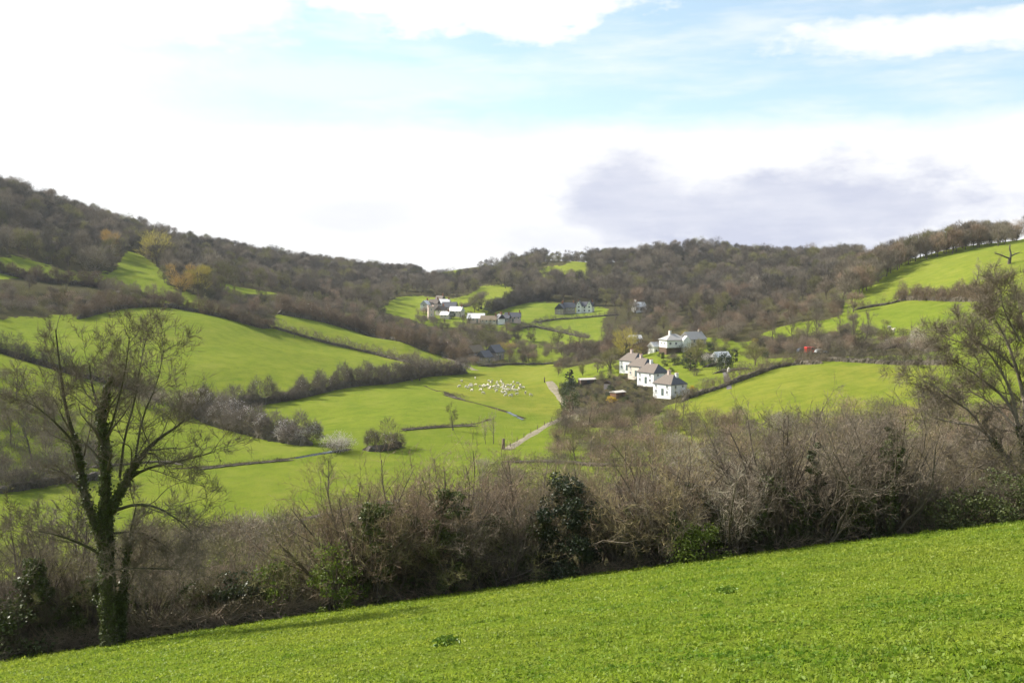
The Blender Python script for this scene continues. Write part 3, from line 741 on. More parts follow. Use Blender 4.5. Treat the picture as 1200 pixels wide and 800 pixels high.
# taller trees standing among the scrub
def grove(poly, D, sp, n, s, cols, label, group, name='belt_tree', sets=None):
    for (x, y, z) in scatter(rsw, poly, D[0], D[1], sp, n, 7):
        put(pick(sets or (MT if random.random() < .45 else FT), *cols), name, x, y, z, random.uniform(*s), label, 'tree', group)
TC = (['twig', 'twig_pink', 'twig_olive', 'twig_mauve', 'twig_dark'], [4, 1.2, 2.4, 2, 1.6])
grove([(240,335),(300,350),(400,354),(450,370),(520,392),(545,404),(555,420),(480,398),(430,384),(380,372),(325,362),(300,374),(262,358)], (420, 720), 8.5, 46, (.45, .8), TC,
      'bare brown tree rising out of the scrub belt above the strip field', 'trees of the scrub belt above the strip field')
grove([(640,428),(690,404),(712,380),(722,366),(770,366),(860,368),(960,350),(992,345),(985,372),(930,382),(880,394),(850,394),(800,392),(760,396),(735,412),(700,430)], (380, 700), 8.0, 74, (.5, .95), TC,
      'bare brown tree rising out of the thicket behind the cottages', 'trees of the thicket behind the cottages', 'thicket_tree')
grove([(712,372),(724,358),(770,354),(800,362),(795,385),(740,392)], (560, 720), 7.5, 22, (.6, .9), TC, 'bare tree crowding round the half hidden white lodge', 'trees round the white lodge', 'thicket_tree')
grove([(545,380),(580,384),(612,396),(640,404),(700,414),(690,428),(640,424),(600,430),(560,414),(540,402)], (430, 640), 8.0, 30, (.45, .8), TC,
      'bare tree among the bushes between the hamlet and the stone barns', 'trees between the hamlet and the barns', 'hamlet_tree')
grove([(-30,335),(60,342),(160,342),(185,358),(120,368),(60,374),(-30,378)], (380, 540), 8.5, 16, (.5, .75), TC,
      'bare tree on the overgrown bank above the big sunlit field', 'trees of the bank above the big sunlit field', 'bank_tree')
grove([(895,396),(1000,386),(1050,400),(1040,412),(1000,414),(900,416)], (270, 400), 6.0, 16, (.4, .62), TC,
      'bare tree on the bushy bank beneath the eastern hill pasture', 'trees of the bank beneath the eastern pasture', 'bank_tree')
grove([(640,478),(760,480),(900,500),(1000,510),(990,535),(760,545),(640,540),(655,500)], (160, 290), 9.0, 16, (.42, .65), (['twig_olive', 'twig_pink', 'twig_pale', 'twig'], [2, 2, 1, 2]),
      'thin bare tree standing in the rough scrub below the cottages', 'thin trees of the rough scrub below the cottages', 'scrub_tree', MT)

belt([(770,398),(800,392),(860,398),(900,404),(905,415),(880,422),(858,416),(835,424),(812,432),(800,426),(775,420)], (300, 440), 3.6, (['twig_olive', 'twig_dark', 'twig', 'twig_pink', 'twig_gold'], [3, 2, 2, 1, .6]), (.5, 1.0),
     'bushy garden shrub crowding round the white house above the cottages', 'shrubs round the white house', 'garden_shrub', limit=70)
belt(GARDEN, (270, 360), 3.4, (['evergreen', 'evergreen_olive', 'ivy'], [2, 2, 1]), (.2, .42),
     'small dark evergreen shrub on the garden slope below the white cottages', 'evergreen shrubs of the cottage gardens', 'garden_evergreen', limit=34, sets=EV)
belt([(700,440),(735,428),(745,436),(735,442),(705,450)], (300, 380), 2.6, (['twig_olive', 'twig_dark', 'twig'], [2, 2, 2]), (.3, .7), 'small bush along the top of the cottage garden', 'bushes along the top of the garden', 'garden_shrub', limit=18)

belt([(835,398),(860,372),(960,352),(990,350),(985,374),(930,384),(890,395),(880,402)], (330, 600), 3.8, BROWN, (.8, 1.5), 'brown bare bush on the slope between the thicket and the eastern pasture', 'bushes of the slope by the eastern pasture', 'slope_bush', limit=70)
belt([(486,372),(500,376),(530,379),(548,384),(570,384),(615,382),(612,388),(560,390),(520,388),(490,380)], (560, 720), 4.5, (['twig', 'twig_olive', 'twig_dark', 'twig_pink'], [3, 2, 2, 1]), (.8, 1.3), 'bare bush in front of the hamlet houses', 'bushes in front of the hamlet', 'hamlet_bush', limit=30)
grove([(488,366),(515,366),(545,372),(612,376),(612,386),(560,388),(520,384),(490,378)], (560, 760), 9, 12, (.35, .55), TC, 'small bare tree close in front of the hamlet houses', 'small trees in front of the hamlet', 'hamlet_tree')
belt([(772,420),(800,414),(860,408),(872,420),(840,428),(812,436),(795,440),(778,432)], (290, 400), 3.6, (['evergreen', 'evergreen_olive', 'ivy'], [2, 3, 1]), (.35, .75), 'evergreen bush on the garden slope above the nearest cottage', 'evergreen bushes above the nearest cottage', 'garden_evergreen', limit=22, sets=EV)

for (x, y, z) in scatter(rsw, [(612,296),(712,296),(712,313),(690,311),(655,311),(636,314),(612,322)], 965, 1120, 6.5, 26, 8):
    put(pick(FT, ['twig', 'twig_dark', 'twig_olive'], [3, 2, 1]), 'skyline_tree', x, y, z, random.uniform(.7, 1.1), 'bare tree on the skyline just above the small hilltop clearing', 'tree', 'trees on the skyline above the clearing')

belt([(612,296),(712,296),(712,313),(690,311),(655,311),(636,314),(612,322)], (955, 1060), 3.6, (['twig', 'twig_dark', 'twig_olive'], [3, 3, 1]), (1.0, 1.6), 'dark bush in the overgrown fence line on the skyline above the small clearing', 'bushes on the skyline above the clearing', 'skyline_bush', limit=40)
belt([(-30,440),(30,445),(70,470),(115,500),(120,545),(60,575),(-30,580)], (170, 300), 3.8, (['twig_mauve', 'twig', 'twig_dark', 'twig_olive'], [3, 3, 2, 1]), (.9, 1.6), 'tangled grey-brown bush crowding the hollow by the lower western fields', 'tangled bushes of the hollow', 'hollow_bush', limit=9)
belt([(738,430),(765,432),(812,460),(800,470),(770,472),(748,456)], (270, 380), 2.2, (['twig_olive', 'twig_dark', 'twig'], [2, 2, 2]), (.18, .4), 'low shrub close against the white cottages', 'low shrubs against the cottages', 'garden_shrub', limit=40)

for (x, y, z) in scatter(rsw, [(1120,300),(1150,298),(1250,292),(1250,262),(1150,278)], 490, 640, 5.2, 34, 8):
    put(pick(FT, ['twig', 'twig_dark', 'twig_olive', 'twig_pink'], [3, 2, 1, 1]), 'woodland_tree', x, y, z, random.uniform(.8, 1.15), 'bare tree of the crest wood above the dark dead tree on the hill field', 'tree', 'trees at the high end of the eastern crest wood')

# ------------------------------------------------------------------ hedges
def hedge(name, px, h, w, mat, label, seed, dens=120, group=None, world=None, flowers=0, flmat='blossom', ragged=.62, core=True):
    rs = np.random.RandomState(seed)
    P, L = resample(world if world is not None else line(px), .5)
    n = len(P); T = np.gradient(P, axis=0); T /= np.linalg.norm(T, axis=1)[:, None] + 1e-9; Nn = np.c_[-T[:, 1], T[:, 0]]
    def nz(per):
        k = max(3, int(n * .5 / per) + 3); return np.interp(np.linspace(0, k - 1, n), np.arange(k), rs.uniform(0, 1, k))
    H = h * (1.12 - ragged + ragged * 1.35 * (.45 * nz(9.) + .35 * nz(3.) + .35 * nz(1.2))); Wd = w * (.75 + .5 * nz(5.))
    root = P[n // 2]; rz = h1(*root); Z = hgt(P[:, 0], P[:, 1])
    t, c = MB(), MB()
    if core:  # dark core added inside to block light and stand for the hedge's shade
        prof = [(-.5, 0.), (-.46, .42), (-.25, .66), (0, .72), (.25, .66), (.46, .42), (.5, 0.)]
        V = []
        for i in range(n):
            sh = rs.normal(size=len(prof)) * .05
            e = .15 + .85 * min(1, i / 4, (n - 1 - i) / 4)
            for (a, b_), s_ in zip(prof, sh):
                q = P[i] + Nn[i] * (a * .36 * Wd[i] * e + s_ * w)
                V.append((q[0] - root[0], q[1] - root[1], Z[i] - rz + b_ * H[i] * .36 * e * (1 + s_) - (.5 if b_ == 0 else 0)))
        m_ = len(prof); f = [(i * m_ + k, i * m_ + k + 1, (i + 1) * m_ + k + 1, (i + 1) * m_ + k) for i in range(n - 1) for k in range(m_ - 1)]
        f += [tuple(range(m_ - 1, -1, -1)), tuple((n - 1) * m_ + k for k in range(m_))]
        t.poly(V, f, 0)
    nl = max(4, int(L / (.42 * w))); lt = np.clip((np.arange(nl) + rs.uniform(0, 1, nl)) / nl, 0, .999) * (n - 1.001); li = lt.astype(int)
    la = rs.normal(size=nl) * .2 * w; lh = H[li] * rs.uniform(.5, 1.22, nl) * np.where(rs.uniform(size=nl) > .93, 1.35, 1); lr = np.clip(.5 * w * rs.uniform(.6, 1.1, nl), .5, None)
    per = max(20, int(dens * .42 * w * math.sqrt(h * w / 6))); ns = nl * per; j = np.repeat(np.arange(nl), per); i0 = li[j]
    b3 = rs.normal(size=(ns, 3)); b3 /= np.linalg.norm(b3, axis=1)[:, None]; b3 *= (rs.uniform(.15, 1, ns) ** .4)[:, None]
    zz = np.clip(.52 + .48 * b3[:, 2], .02, 1)
    hz_ = np.linalg.norm(b3[:, :2], axis=1) + 1e-6; low_ = b3[:, 2] < 0; b3[low_, :2] *= np.minimum(1.6, (1 / hz_[low_]) * rs.uniform(.5, 1, low_.sum()))[:, None]
    Q = P[i0] + Nn[i0] * la[j][:, None] + b3[:, :2] * (lr[j] * (1 - .2 * zz))[:, None]
    X = np.c_[Q[:, 0] - root[0], Q[:, 1] - root[1], hgt(Q[:, 0], Q[:, 1]) - rz + zz * lh[j] * .93]
    D = np.c_[b3[:, :2] * .7, np.full(ns, .65)] + rs.normal(size=(ns, 3)) * .45
    def clump(idx): return (np.sin(j * 1.7 + seed) > .2)[idx]
    sc_ = max(.75, h / 4)
    c.tris(slivers(rs, X, D, rs.uniform(.35, 1.05, ns) * sc_ * (1 + .7 * (rs.uniform(size=ns) > .9)), .05 * sc_ * rs.uniform(.5, 1.3, ns)))
    mats = [M['twig_dark'], mat]
    mm = join2(t, c) if core else join2(_stub(), c)
    if flowers:
        k = rs.choice(ns, int(ns * flowers), replace=False); k = k[clump(k) & (zz[k] > .5)]
        if len(k):
            fm = MB(); pp = np.repeat(X[k], 3, 0) + rs.normal(size=(3 * len(k), 3)) * .25; fm.quads(leaves(rs, pp, .3))
            for V, LL, C, S in zip(fm.V, fm.L, fm.C, fm.S): mm._add(V, LL, C, 2)
    mats.append(M[flmat])
    o = mm.build(name, mats, None, (root[0], root[1], rz))
    return tag(o, label, 'hedge', group)
def _stub():
    m = MB(); m.tube([(0, 0, -.6), (0, 0, .2)], [.05, .04], 3); return m
M['hedge_brown'] = foliage('hedge_brown', (.10, .082, .056), (.225, .18, .125), .8, .1, .15); M['hedge_russet'] = foliage('hedge_russet', (.12, .085, .058), (.25, .185, .125), .8, .1, .15)
M['hedge_grey'] = foliage('hedge_grey', (.095, .08, .062), (.21, .175, .14), .8, .1, .15)
TWI, PK, MV, OL, DK = M['hedge_brown'], M['hedge_russet'], M['hedge_grey'], M['twig_olive'], M['twig_dark']
HG = [
 ([(238,492),(270,480),(300,475),(350,467),(420,452),(480,445),(505,440),(548,437)], 5.2, 4.2, MV, 'long tall brown hedge closing the lower edge of the big sunlit field', .02),
 ([(-30,404),(0,413),(40,426),(80,438),(120,448),(160,458),(188,472)], 4.2, 3.2, MV, 'dark brown hedge slanting down from the photo edge below the big sunlit field', 0),
 ([(225,484),(245,497),(275,505),(310,514),(345,520),(366,522)], 5.2, 5., MV, 'bulky hedge with white blossom on its end, above the stream meadow', .25),
 ([(318,384),(340,390),(360,396),(400,406),(440,415),(470,423),(500,432)], 3.2, 2.6, TWI, 'narrow hedge dividing the big sunlit field from the strip field above it', .03),
 ([(325,368),(355,373),(380,378),(430,390),(480,405),(525,418),(548,425)], 6., 5., PK, 'tall overgrown hedge along the top of the strip field', .02),
 ([(90,374),(140,362),(182,358),(220,363),(250,370),(300,384),(318,384)], 4.6, 4.2, PK, 'shaggy brown hedge along the upper edge of the big sunlit field', .0),
 ([(-20,314),(20,324),(60,331),(100,334),(130,340)], 5.5, 5.0, PK, 'brown hedge between the two small upper fields under the hilltop wood', .02),
 ([(130,340),(160,350),(185,349),(215,358)], 4., 3.4, TWI, 'short brown hedge crossing the narrow upper field under the orange tree', 0),
 ([(798,470),(815,464),(840,456),(865,447),(885,440),(905,432),(930,427),(965,426)], 3.6, 3.0, TWI, 'clipped-looking dark hedge between the cottage lawn and the olive field', 0),
 ([(930,424),(965,422),(1000,424),(1040,426),(1075,427),(1110,427)], 3.4, 3.2, DK, 'dark hedge along the top edge of the olive field beside the red van', 0),
 ([(1035,410),(1050,406),(1070,406),(1095,412)], 3.6, 4., M['twig_pale'], 'pale lichen-grey hedge end on the bank above the olive field', .04),
 ([(1000,364),(1020,360),(1040,357),(1055,353)], 2.6, 2.4, TWI, 'low brown hedge dipping at the end of the upper eastern pasture', 0),
 ([(1052,352),(1075,351),(1100,352),(1135,352),(1160,354)], 5., 4., PK, 'tall brown hedge between the two eastern hill pastures', 0),
 ([(598,388),(622,382),(640,386),(665,391),(690,396)], 3.4, 3.4, MV, 'dark thick hedge slanting between two of the hamlet meadows', 0),
 ([(626,378),(650,374),(675,373),(700,371),(726,369)], 2.8, 2.6, DK, 'dark low hedge in front of the gabled white house', 0),
 ([(640,408),(665,409),(690,410),(722,409)], 3., 3., TWI, 'brown hedge at the foot of the lower hamlet meadow', 0),
 ([(575,366),(590,361),(605,357),(625,353),(645,350)], 7., 6., DK, 'dark row of close-grown trees at the foot of the round green knoll', 0),
 ([(560,429),(590,427),(620,427),(650,426)], 2.6, 3., OL, 'olive scrub hedge along the far end of the sheep pasture', 0),
 ([(588,541),(610,542),(640,541),(670,543),(700,546),(735,546),(765,545)], 2.2, 2.4, DK, 'dark low hedge crossing at the end of the farm path', 0),
 ([(425,527),(440,528),(455,527),(470,522)], 4.6, 4.6, TWI, 'stubby brown bush line by the stream beside the blossom bush', .03),
 ([(-10,578),(20,574),(60,566),(100,562),(130,560)], 3.6, 4.6, MV, 'low grey-brown hedge in the western hollow', 0),
 ([(100,548),(140,545),(190,540),(215,545)], 1.4, 2.2, DK, 'low dark rushy bank where the stream leaves the meadow', 0),
 ([(228,551),(260,547),(300,543),(345,539)], 1.0, 1.8, DK, 'thin line of dark rushes along the stream where it crosses the lower meadow', 0),
 ([(468,505),(500,502),(530,500),(560,499)], 1.1, 1.8, DK, 'thin line of dark rushes along the ditch in the middle meadow', 0),
 ([(835,438),(860,434),(880,432)], 2.4, 2.0, M['evergreen'], 'clipped dark green garden hedge, lower of the pair on the lawn', 0),
 ([(822,431),(838,429),(850,428)], 3.0, 2.2, M['evergreen'], 'clipped dark green garden hedge, upper of the pair on the lawn', 0),
 ([(520,463),(532,466),(545,469)], 1.6, 2.4, DK, 'dark rushes along the ditch beside the sheep pasture', 0),
 ([(668,412),(700,417),(735,419),(770,412)], 5.0, 4.5, PK, 'pinkish-brown thicket edge behind the ochre willow', 0),
 ([(566,348),(555,355),(540,360)], 3., 3., TWI, 'thin hedge beside the knoll above the hamlet', 0),
 ([(600,352),(630,343),(660,345),(700,352)], 6., 6., MV, 'mauve-brown tree line under the small hilltop clearing', 0),
]
for k, (px, h, w_, mt, lab, fl) in enumerate(HG): hedge('hedge', px, h * (1.5 if h > 2.3 and px[0][0] < 420 else 1.3 if h > 2.3 else 1.1), w_ * 1.25, mt, lab, 200 + k, flowers=fl)

# ------------------------------------------------------------------ single trees that stand out
def feature(name, px, base, top, me, label, cat='tree', href=12., wide=1., group=None, sink=.15):
    p = hit(px, base); h = (base - top) / F * p.y; s = h / href
    o = put(me, name, p.x, p.y, p.z, s * wide, label, cat, group, sz=s, sink=sink); return o
FT1 = lambda c, k=0: FT[c][k]
feature('round_tree', 128, 300, 268, FT1('twig_orange'), 'orange-brown round tree at the edge of the western hilltop wood')
feature('round_tree', 184, 310, 271, FT1('twig_gold', 1), 'golden-green round tree below the western hilltop wood', wide=1.25)
feature('round_tree', 212, 346, 309, FT1('twig_orange', 3), 'ochre-topped tree standing lower than the golden one', wide=1.2)
feature('round_tree', 232, 346, 308, FT1('twig_gold', 2), 'yellow-brown tree next to the ochre-topped tree', wide=1.2)
feature('round_tree', 262, 338, 304, FT1('twig_olive', 1), 'olive-brown spreading tree above the scrub belt', wide=1.2)
feature('round_tree', 110, 322, 288, FT1('twig', 1), 'bare grey tree beside the orange-brown round tree', wide=1.2)
feature('round_tree', 80, 312, 272, TT['twig_dark'][0], 'dark ivy-clad tree under the hilltop wood', wide=1.1, href=13)
feature('round_tree', 60, 308, 262, TT['twig_dark'][1], 'tall dark ivy-clad tree under the hilltop wood', wide=1.2, href=13)
feature('conifer', 300, 327, 318, CO['evergreen'][0], 'single dark evergreen in the scrub belt', href=8, wide=1.5)
feature('conifer', 853, 368, 345, CO['evergreen'][0], 'big dark pine at the edge of the wood above the garden', href=8, wide=1.6)
feature('conifer', 842, 366, 350, CO['evergreen'][1], 'smaller dark pine next to the big dark pine', href=8, wide=1.5)
feature('willow_tree', 732, 424, 384, FT1('twig_gold', 1), 'ochre-yellow willow behind the cottages', wide=1.0)
feature('willow_tree', 716, 438, 405, FT1('twig_olive', 2), 'yellow-green willow in front of the ochre one', wide=1.15)
feature('conifer', 735, 424, 400, CO['evergreen'][0], 'slim dark cypress in front of the ochre willow', href=8, wide=.8)
feature('round_bush', 592, 412, 398, SH['twig_orange'][0], 'orange-brown bush behind the stone barns', 'bush', 4, 1.6)
feature('round_bush', 497, 368, 358, SH['twig_pink'][1], 'reddish bush at the edge of the hamlet', 'bush', 4, 1.4)
feature('round_tree', 565, 362, 340, FT1('twig', 2), 'bare grey tree on the side of the green knoll', wide=1.3)
feature('round_tree', 556, 366, 346, FT1('twig_olive', 4), 'olive-grey tree behind the hamlet roofs', wide=1.2)
feature('conifer', 561, 364, 350, CO['evergreen'][1], 'small dark conifer beside the hamlet', href=8, wide=1.2)
feature('evergreen_bush', 572, 368, 360, EV['evergreen'][0], 'dark evergreen clump behind the long pale roof', 'bush', 4, 1.9)
feature('evergreen_bush', 528, 373, 364, EV['evergreen'][1], 'round dark bush in front of the hamlet houses', 'bush', 4, 1.2)
feature('round_tree', 590, 404, 388, FT1('twig', 0), 'round grey tree below the hamlet', wide=1.1)
feature('round_tree', 570, 412, 386, FT1('twig_olive', 0), 'wide grey-olive tree between the hamlet and the barns', wide=1.3)
feature('round_tree', 620, 424, 404, FT1('twig_pink', 3), 'pinkish-brown tree between the barns and the meadow', wide=1.3)
feature('evergreen_bush', 613, 424, 414, EV['evergreen'][2], 'dark evergreen bush beyond the sheep pasture', 'bush', 4, 1.1)
feature('bare_tree', 593, 398, 388, MT['twig_dark'][2], 'small dark bare tree in the hamlet meadow', href=12, wide=1.2)
feature('bare_tree', 622, 400, 384, FT1('twig', 3), 'bare tree at the edge of the lower hamlet meadow')
feature('evergreen_bush', 667, 452, 426, CO['evergreen'][1], 'bluish dark spruce beside the farm path', 'tree', 8, 1.3)
feature('evergreen_bush', 660, 462, 446, EV['evergreen_olive'][0], 'pale ivy-covered stump bush beside the farm path', 'bush', 4, .85)
feature('evergreen_bush', 668, 466, 441, EV['evergreen'][0], 'dark ivy-covered tree beside the farm path', 'bush', 4, .7)
feature('evergreen_bush', 671, 484, 456, EV['ivy'][0], 'ivy-smothered pillar-like tree at the bend of the farm path', 'bush', 4, .75)
feature('evergreen_bush', 664, 478, 456, EV['ivy'][1], 'smaller ivy-smothered tree at the bend of the farm path', 'bush', 4, .7)
feature('round_tree', 654, 440, 424, FT1('twig_pink', 4), 'brown tree at the far corner of the sheep pasture')
feature('round_tree', 683, 440, 423, TT['twig_olive'][0], 'small tree with a pale olive crown by the garden lawn', wide=1.4, href=13)
feature('round_tree', 700, 436, 418, FT1('twig_mauve', 2), 'mauve-grey tree behind the cottage garden', wide=1.3)
feature('round_tree', 748, 500, 462, MT['twig_dark'][1], 'dark pollarded tree in front of the cottages', wide=.9)
feature('bare_tree', 690, 512, 462, MT['twig_pink'][3], 'tall pale brown tree in front of the garden shed', wide=.85)
feature('bare_tree', 531, 504, 472, MT['twig_olive'][1], 'small bare tree by the ditch in the middle meadow', href=12, wide=1.2)
feature('bare_tree', 384, 580, 527, MT['twig_olive'][2], 'bare pale tree standing alone in the stream meadow', href=12, wide=1.0)
feature('bare_tree', 652, 526, 506, TT['twig_dark'][0], 'short dark ivy-clad stump tree near the farm path', href=13, wide=.9)
feature('bare_tree', 693, 540, 500, MT['twig_olive'][0], 'thin bare tree with ivy rising from the rough scrub', href=12, wide=1.0)
feature('bare_tree', 578, 520, 480, MT['twig_pale'][0], 'thin pale sapling at the corner of the middle meadow', href=12, wide=.6)
feature('bare_tree', 569, 520, 490, MT['twig_pale'][1], 'shorter thin pale sapling at the corner of the middle meadow', href=12, wide=.6)
feature('round_bush', 397, 530, 503, SH['blossom'][0], 'white blackthorn bush in blossom beside the stream', 'bush', 4, 1.25)
feature('round_bush', 396, 529, 512, SH['twig_mauve'][4], 'brown lower bush wrapped round the foot of the white blackthorn by the stream', 'bush', 4, 1.9)
feature('round_bush', 340, 518, 492, SH['blossom'][1], 'white blackthorn in blossom on the end of the bulky hedge', 'bush', 4, 1.1)
feature('round_bush', 356, 520, 496, SH['blossom'][2], 'smaller white blackthorn on the end of the bulky hedge', 'bush', 4, .9)
feature('round_bush', 216, 490, 446, SH['twig_mauve'][2], 'big mauve-grey bush with an ivy top at the corner of the big sunlit field', 'bush', 4, 1.15)
feature('round_bush', 175, 478, 448, SH['twig_mauve'][1], 'mauve-grey bush where two hedges meet', 'bush', 4, 1.5)
feature('slender_tree', 492, 446, 408, MT['twig_mauve'][0], 'tall mauve-grey tree at the end of the long hedge', href=13, wide=1.3)
feature('slender_tree', 483, 447, 414, MT['twig'][1], 'slightly shorter grey tree at the end of the long hedge', href=13, wide=1.2)
feature('round_bush', 518, 438, 416, SH['twig_pink'][3], 'pinkish bush at the corner of the strip field', 'bush', 4, 1.6)
feature('round_bush', 536, 438, 420, SH['blossom'][3], 'pale blossoming bush at the corner of the strip field', 'bush', 4, 1.1)
for x, b_, t_, lab in ((906,402,366,'first'),(930,400,362,''),(945,402,364,''),(958,402,361,''),(985,402,366,''),(1002,402,358,''),(1014,402,360,'')):
    feature('slender_tree', x, b_, t_, MT[random.choice(['twig', 'twig_olive', 'twig_mauve'])][random.randrange(4)], 'slim bare tree in the row on the bank under the eastern pasture', href=12, wide=.75, group='slim bare trees on the bank under the eastern pasture')
feature('bare_tree', 1143, 336, 306, MT['twig_pale'][2], 'pale leafless tree alone in the upper eastern pasture', wide=.95)
feature('bare_tree', 1000, 366, 340, FT1('twig_pink', 2), 'brown tree at the corner of the crest wood', wide=1.4)
feature('round_bush', 994, 350, 339, SH['twig_pale'][0], 'pale bush at the foot of the crest wood', 'bush', 4, 1.7)
feature('round_tree', 885, 428, 400, FT1('twig_olive', 2), 'bright olive-green bushy tree on the edge of the lawn', wide=1.35)
feature('evergreen_bush', 897, 420, 411, EV['evergreen'][1], 'small dark round bush by the olive-green tree', 'bush', 4, 1.)
feature('conifer', 862, 424, 408, CO['evergreen'][2], 'narrow dark cypress column on the lawn', href=5, wide=1.)
feature('evergreen_bush', 850, 432, 412, EV['evergreen'][0], 'large black-green yew on the lawn', 'bush', 4, .85)
feature('evergreen_bush', 843, 433, 418, EV['evergreen_olive'][1], 'olive-gold conifer touching the large yew', 'bush', 4, .6)
feature('round_tree', 815, 428, 396, FT1('twig_olive', 0), 'olive-brown tree behind the lawn, beside the white house', wide=1.)
feature('conifer', 809, 434, 411, CO['evergreen_olive'][0], 'broad dark olive conifer beside the white house', href=8, wide=1.5)
feature('evergreen_bush', 832, 410, 400, EV['evergreen'][2], 'dark evergreen crown behind the pale shrubs', 'bush', 4, 1.1)
feature('round_bush', 830, 426, 412, SH['blossom'][1], 'white-flowering shrub beside the clipped garden hedge', 'bush', 4, 1.)
feature('round_bush', 846, 420, 410, SH['blossom'][2], 'white-flowering shrub behind the large yew', 'bush', 4, .9)
feature('round_bush', 815, 440, 428, SH['twig_dark'][2], 'dark bare bush by the drive on the lawn', 'bush', 4, .9)
feature('evergreen_bush', 790, 428, 416, EV['evergreen_olive'][2], 'yellow-green bush under the white house', 'bush', 4, 1.2)
feature('evergreen_bush', 802, 428, 418, EV['evergreen'][0], 'dark bush under the white house', 'bush', 4, 1.)
feature('gorse_bush', 717, 471, 463, EV['gorse'][0], 'bright yellow flowering bush below the garden shed', 'bush', 4, 1.6)
feature('gorse_bush', 811, 457, 451, EV['gorse'][1], 'orange-yellow flowering bush at the foot of the drive', 'bush', 4, 1.2)
feature('evergreen_bush', 733, 472, 463, EV['evergreen_olive'][0], 'olive bush beside the garden shed', 'bush', 4, .9)
feature('evergreen_bush', 748, 448, 441, EV['evergreen'][1], 'round dark bush in front of the third cottage', 'bush', 4, 1.1)
feature('evergreen_bush', 738, 443, 437, EV['evergreen_olive'][0], 'round green bush in front of the second cottage', 'bush', 4, 1.0)
feature('evergreen_bush', 745, 454, 448, EV['evergreen'][2], 'dark bush on the slope between the shed and the cottages', 'bush', 4, 1.1)
feature('evergreen_bush', 716, 458, 450, EV['evergreen'][0], 'dark bush behind the garden shed', 'bush', 4, 1.0)
feature('evergreen_bush', 712, 464, 458, EV['evergreen'][1], 'dark bush left of the garden shed', 'bush', 4, 1.1)
for px, b_, t_, c in ((20,470,425,'twig_mauve'),(52,500,448,'twig'),(12,520,470,'twig_mauve'),(38,540,478,'twig_dark'),(75,470,430,'twig_mauve')):
    feature('bare_tree', px, b_, t_, MT[c][px % 4], 'bare grey tree in the western hollow behind the ivy-clad ash', wide=1., group='bare trees of the western hollow')

# ------------------------------------------------------------------ houses
def wall_house(root, w, d, h, rh, wall, roof, hip=0., oh=.35, gable_mat=None, base=1.2):
    """walls with gable ends (or hipped roof) and a roof of two or four slopes with thickness; long side along local x"""
    mw, mr = MB(), MB(); a, b_ = w / 2, d / 2
    V = [(-a,-b_,-base),(a,-b_,-base),(a,b_,-base),(-a,b_,-base),(-a,-b_,h),(a,-b_,h),(a,b_,h),(-a,b_,h)]
    f = [(0,1,5,4),(2,3,7,6),(1,2,6,5),(3,0,4,7)]
    if hip <= 0:
        V += [(-a,0,h+rh),(a,0,h+rh)]; f[2] = (1,2,6,9,5); f[3] = (3,0,4,8,7)
    mw.poly(V, f, 0); mw_o = mw.build('wall', [wall], root)
    A, B = a + oh, b_ + oh; z0 = h - oh * rh / b_ + .06; z1 = h + rh + .06; hx = A - hip * (B)
    top = [(-A,-B,z0),(A,-B,z0),(A,B,z0),(-A,B,z0),(-hx,0,z1),(hx,0,z1)]
    th = .16; bot = [(x, y, z - th) for x, y, z in top]
    mr.poly(top + bot, [(0,1,5,4),(2,3,4,5),(1,2,5),(3,0,4),(7,6,10,11),(9,8,11,10),(8,7,11),(6,9,10),(0,6,7,1),(1,7,8,2),(2,8,9,3),(3,9,6,0)], 0)
    return mw_o, mr.build('roof', [roof], root)
def chimney(roof, x, y, z, mat=None, s=.7, h=1.6):
    m = MB(); m.box((x, y, z + h / 2 - .5), (s, s * 1.3, h + 1), 0); m.box((x, y, z + h + .06), (s * 1.2, s * 1.55, .12), 0)
    for k in (-.25, .25): m.tube([(x, y + k, z + h + .1), (x, y + k, z + h + .5)], [.12, .1], 6, 1, True)
    return m.build('chimney', [mat or M['brick'], M['brick']], roof)
def window(root, side, u, z, w=.95, h=1.15, W=8, D=6, mat=None):
    """framed casement standing proud of the wall: side is f (local -y), b, l (local -x) or r"""
    fr, gl = MB(), MB()
    def put_(m, du, dz, ww, hh, out, th):
        if side in 'fb': s = -1 if side == 'f' else 1; m.box((u + du, s * (D / 2 + out), z + dz), (ww, th, hh))
        else: s = -1 if side == 'l' else 1; m.box((s * (W / 2 + out), u + du, z + dz), (th, ww, hh))
    t = .09
    for du, dz, ww, hh in ((0, h / 2 - t / 2, w, t), (0, -h / 2 + t / 2, w, t), (-w / 2 + t / 2, 0, t, h - 2 * t), (w / 2 - t / 2, 0, t, h - 2 * t), (0, 0, t * .7, h - 2 * t)):
        put_(fr, du, dz, ww, hh, .03, .1)
    put_(fr, 0, -h / 2 - .06, w + .2, .1, .07, .2)
    f = fr.build('window', [mat or M['frame']], root); put_(gl, 0, 0, w - .1, h - .1, .012, .04); gl.build('pane', [M['window']], f); return f
def door(root, side, u, W=8, D=6, w=.95, h=2.05, mat=None):
    m = MB(); k = MB()
    if side in 'fb':
        s = -1 if side == 'f' else 1; m.box((u, s * (D / 2 + .03), h / 2), (w, .1, h)); k.box((u + w * .35, s * (D / 2 + .1), h / 2), (.1, .06, .1))
    else:
        s = -1 if side == 'l' else 1; m.box((s * (W / 2 + .03), u, h / 2), (.1, w, h)); k.box((s * (W / 2 + .1), u + w * .35, h / 2), (.06, .1, .1))
    d = m.build('door', [mat or M['door']], root); k.build('handle', [M['metal']], d); return d
def house_at(name, px, py, rz, label, cat='house', group=None, dz=0):
    p = hit(px, py); return empty(name, (p.x, p.y, p.z + dz), math.radians(rz), label, cat, group)

M['brick_dark'] = plain('brown_brick', (.13, .085, .06), .9, .15, .25, 6)
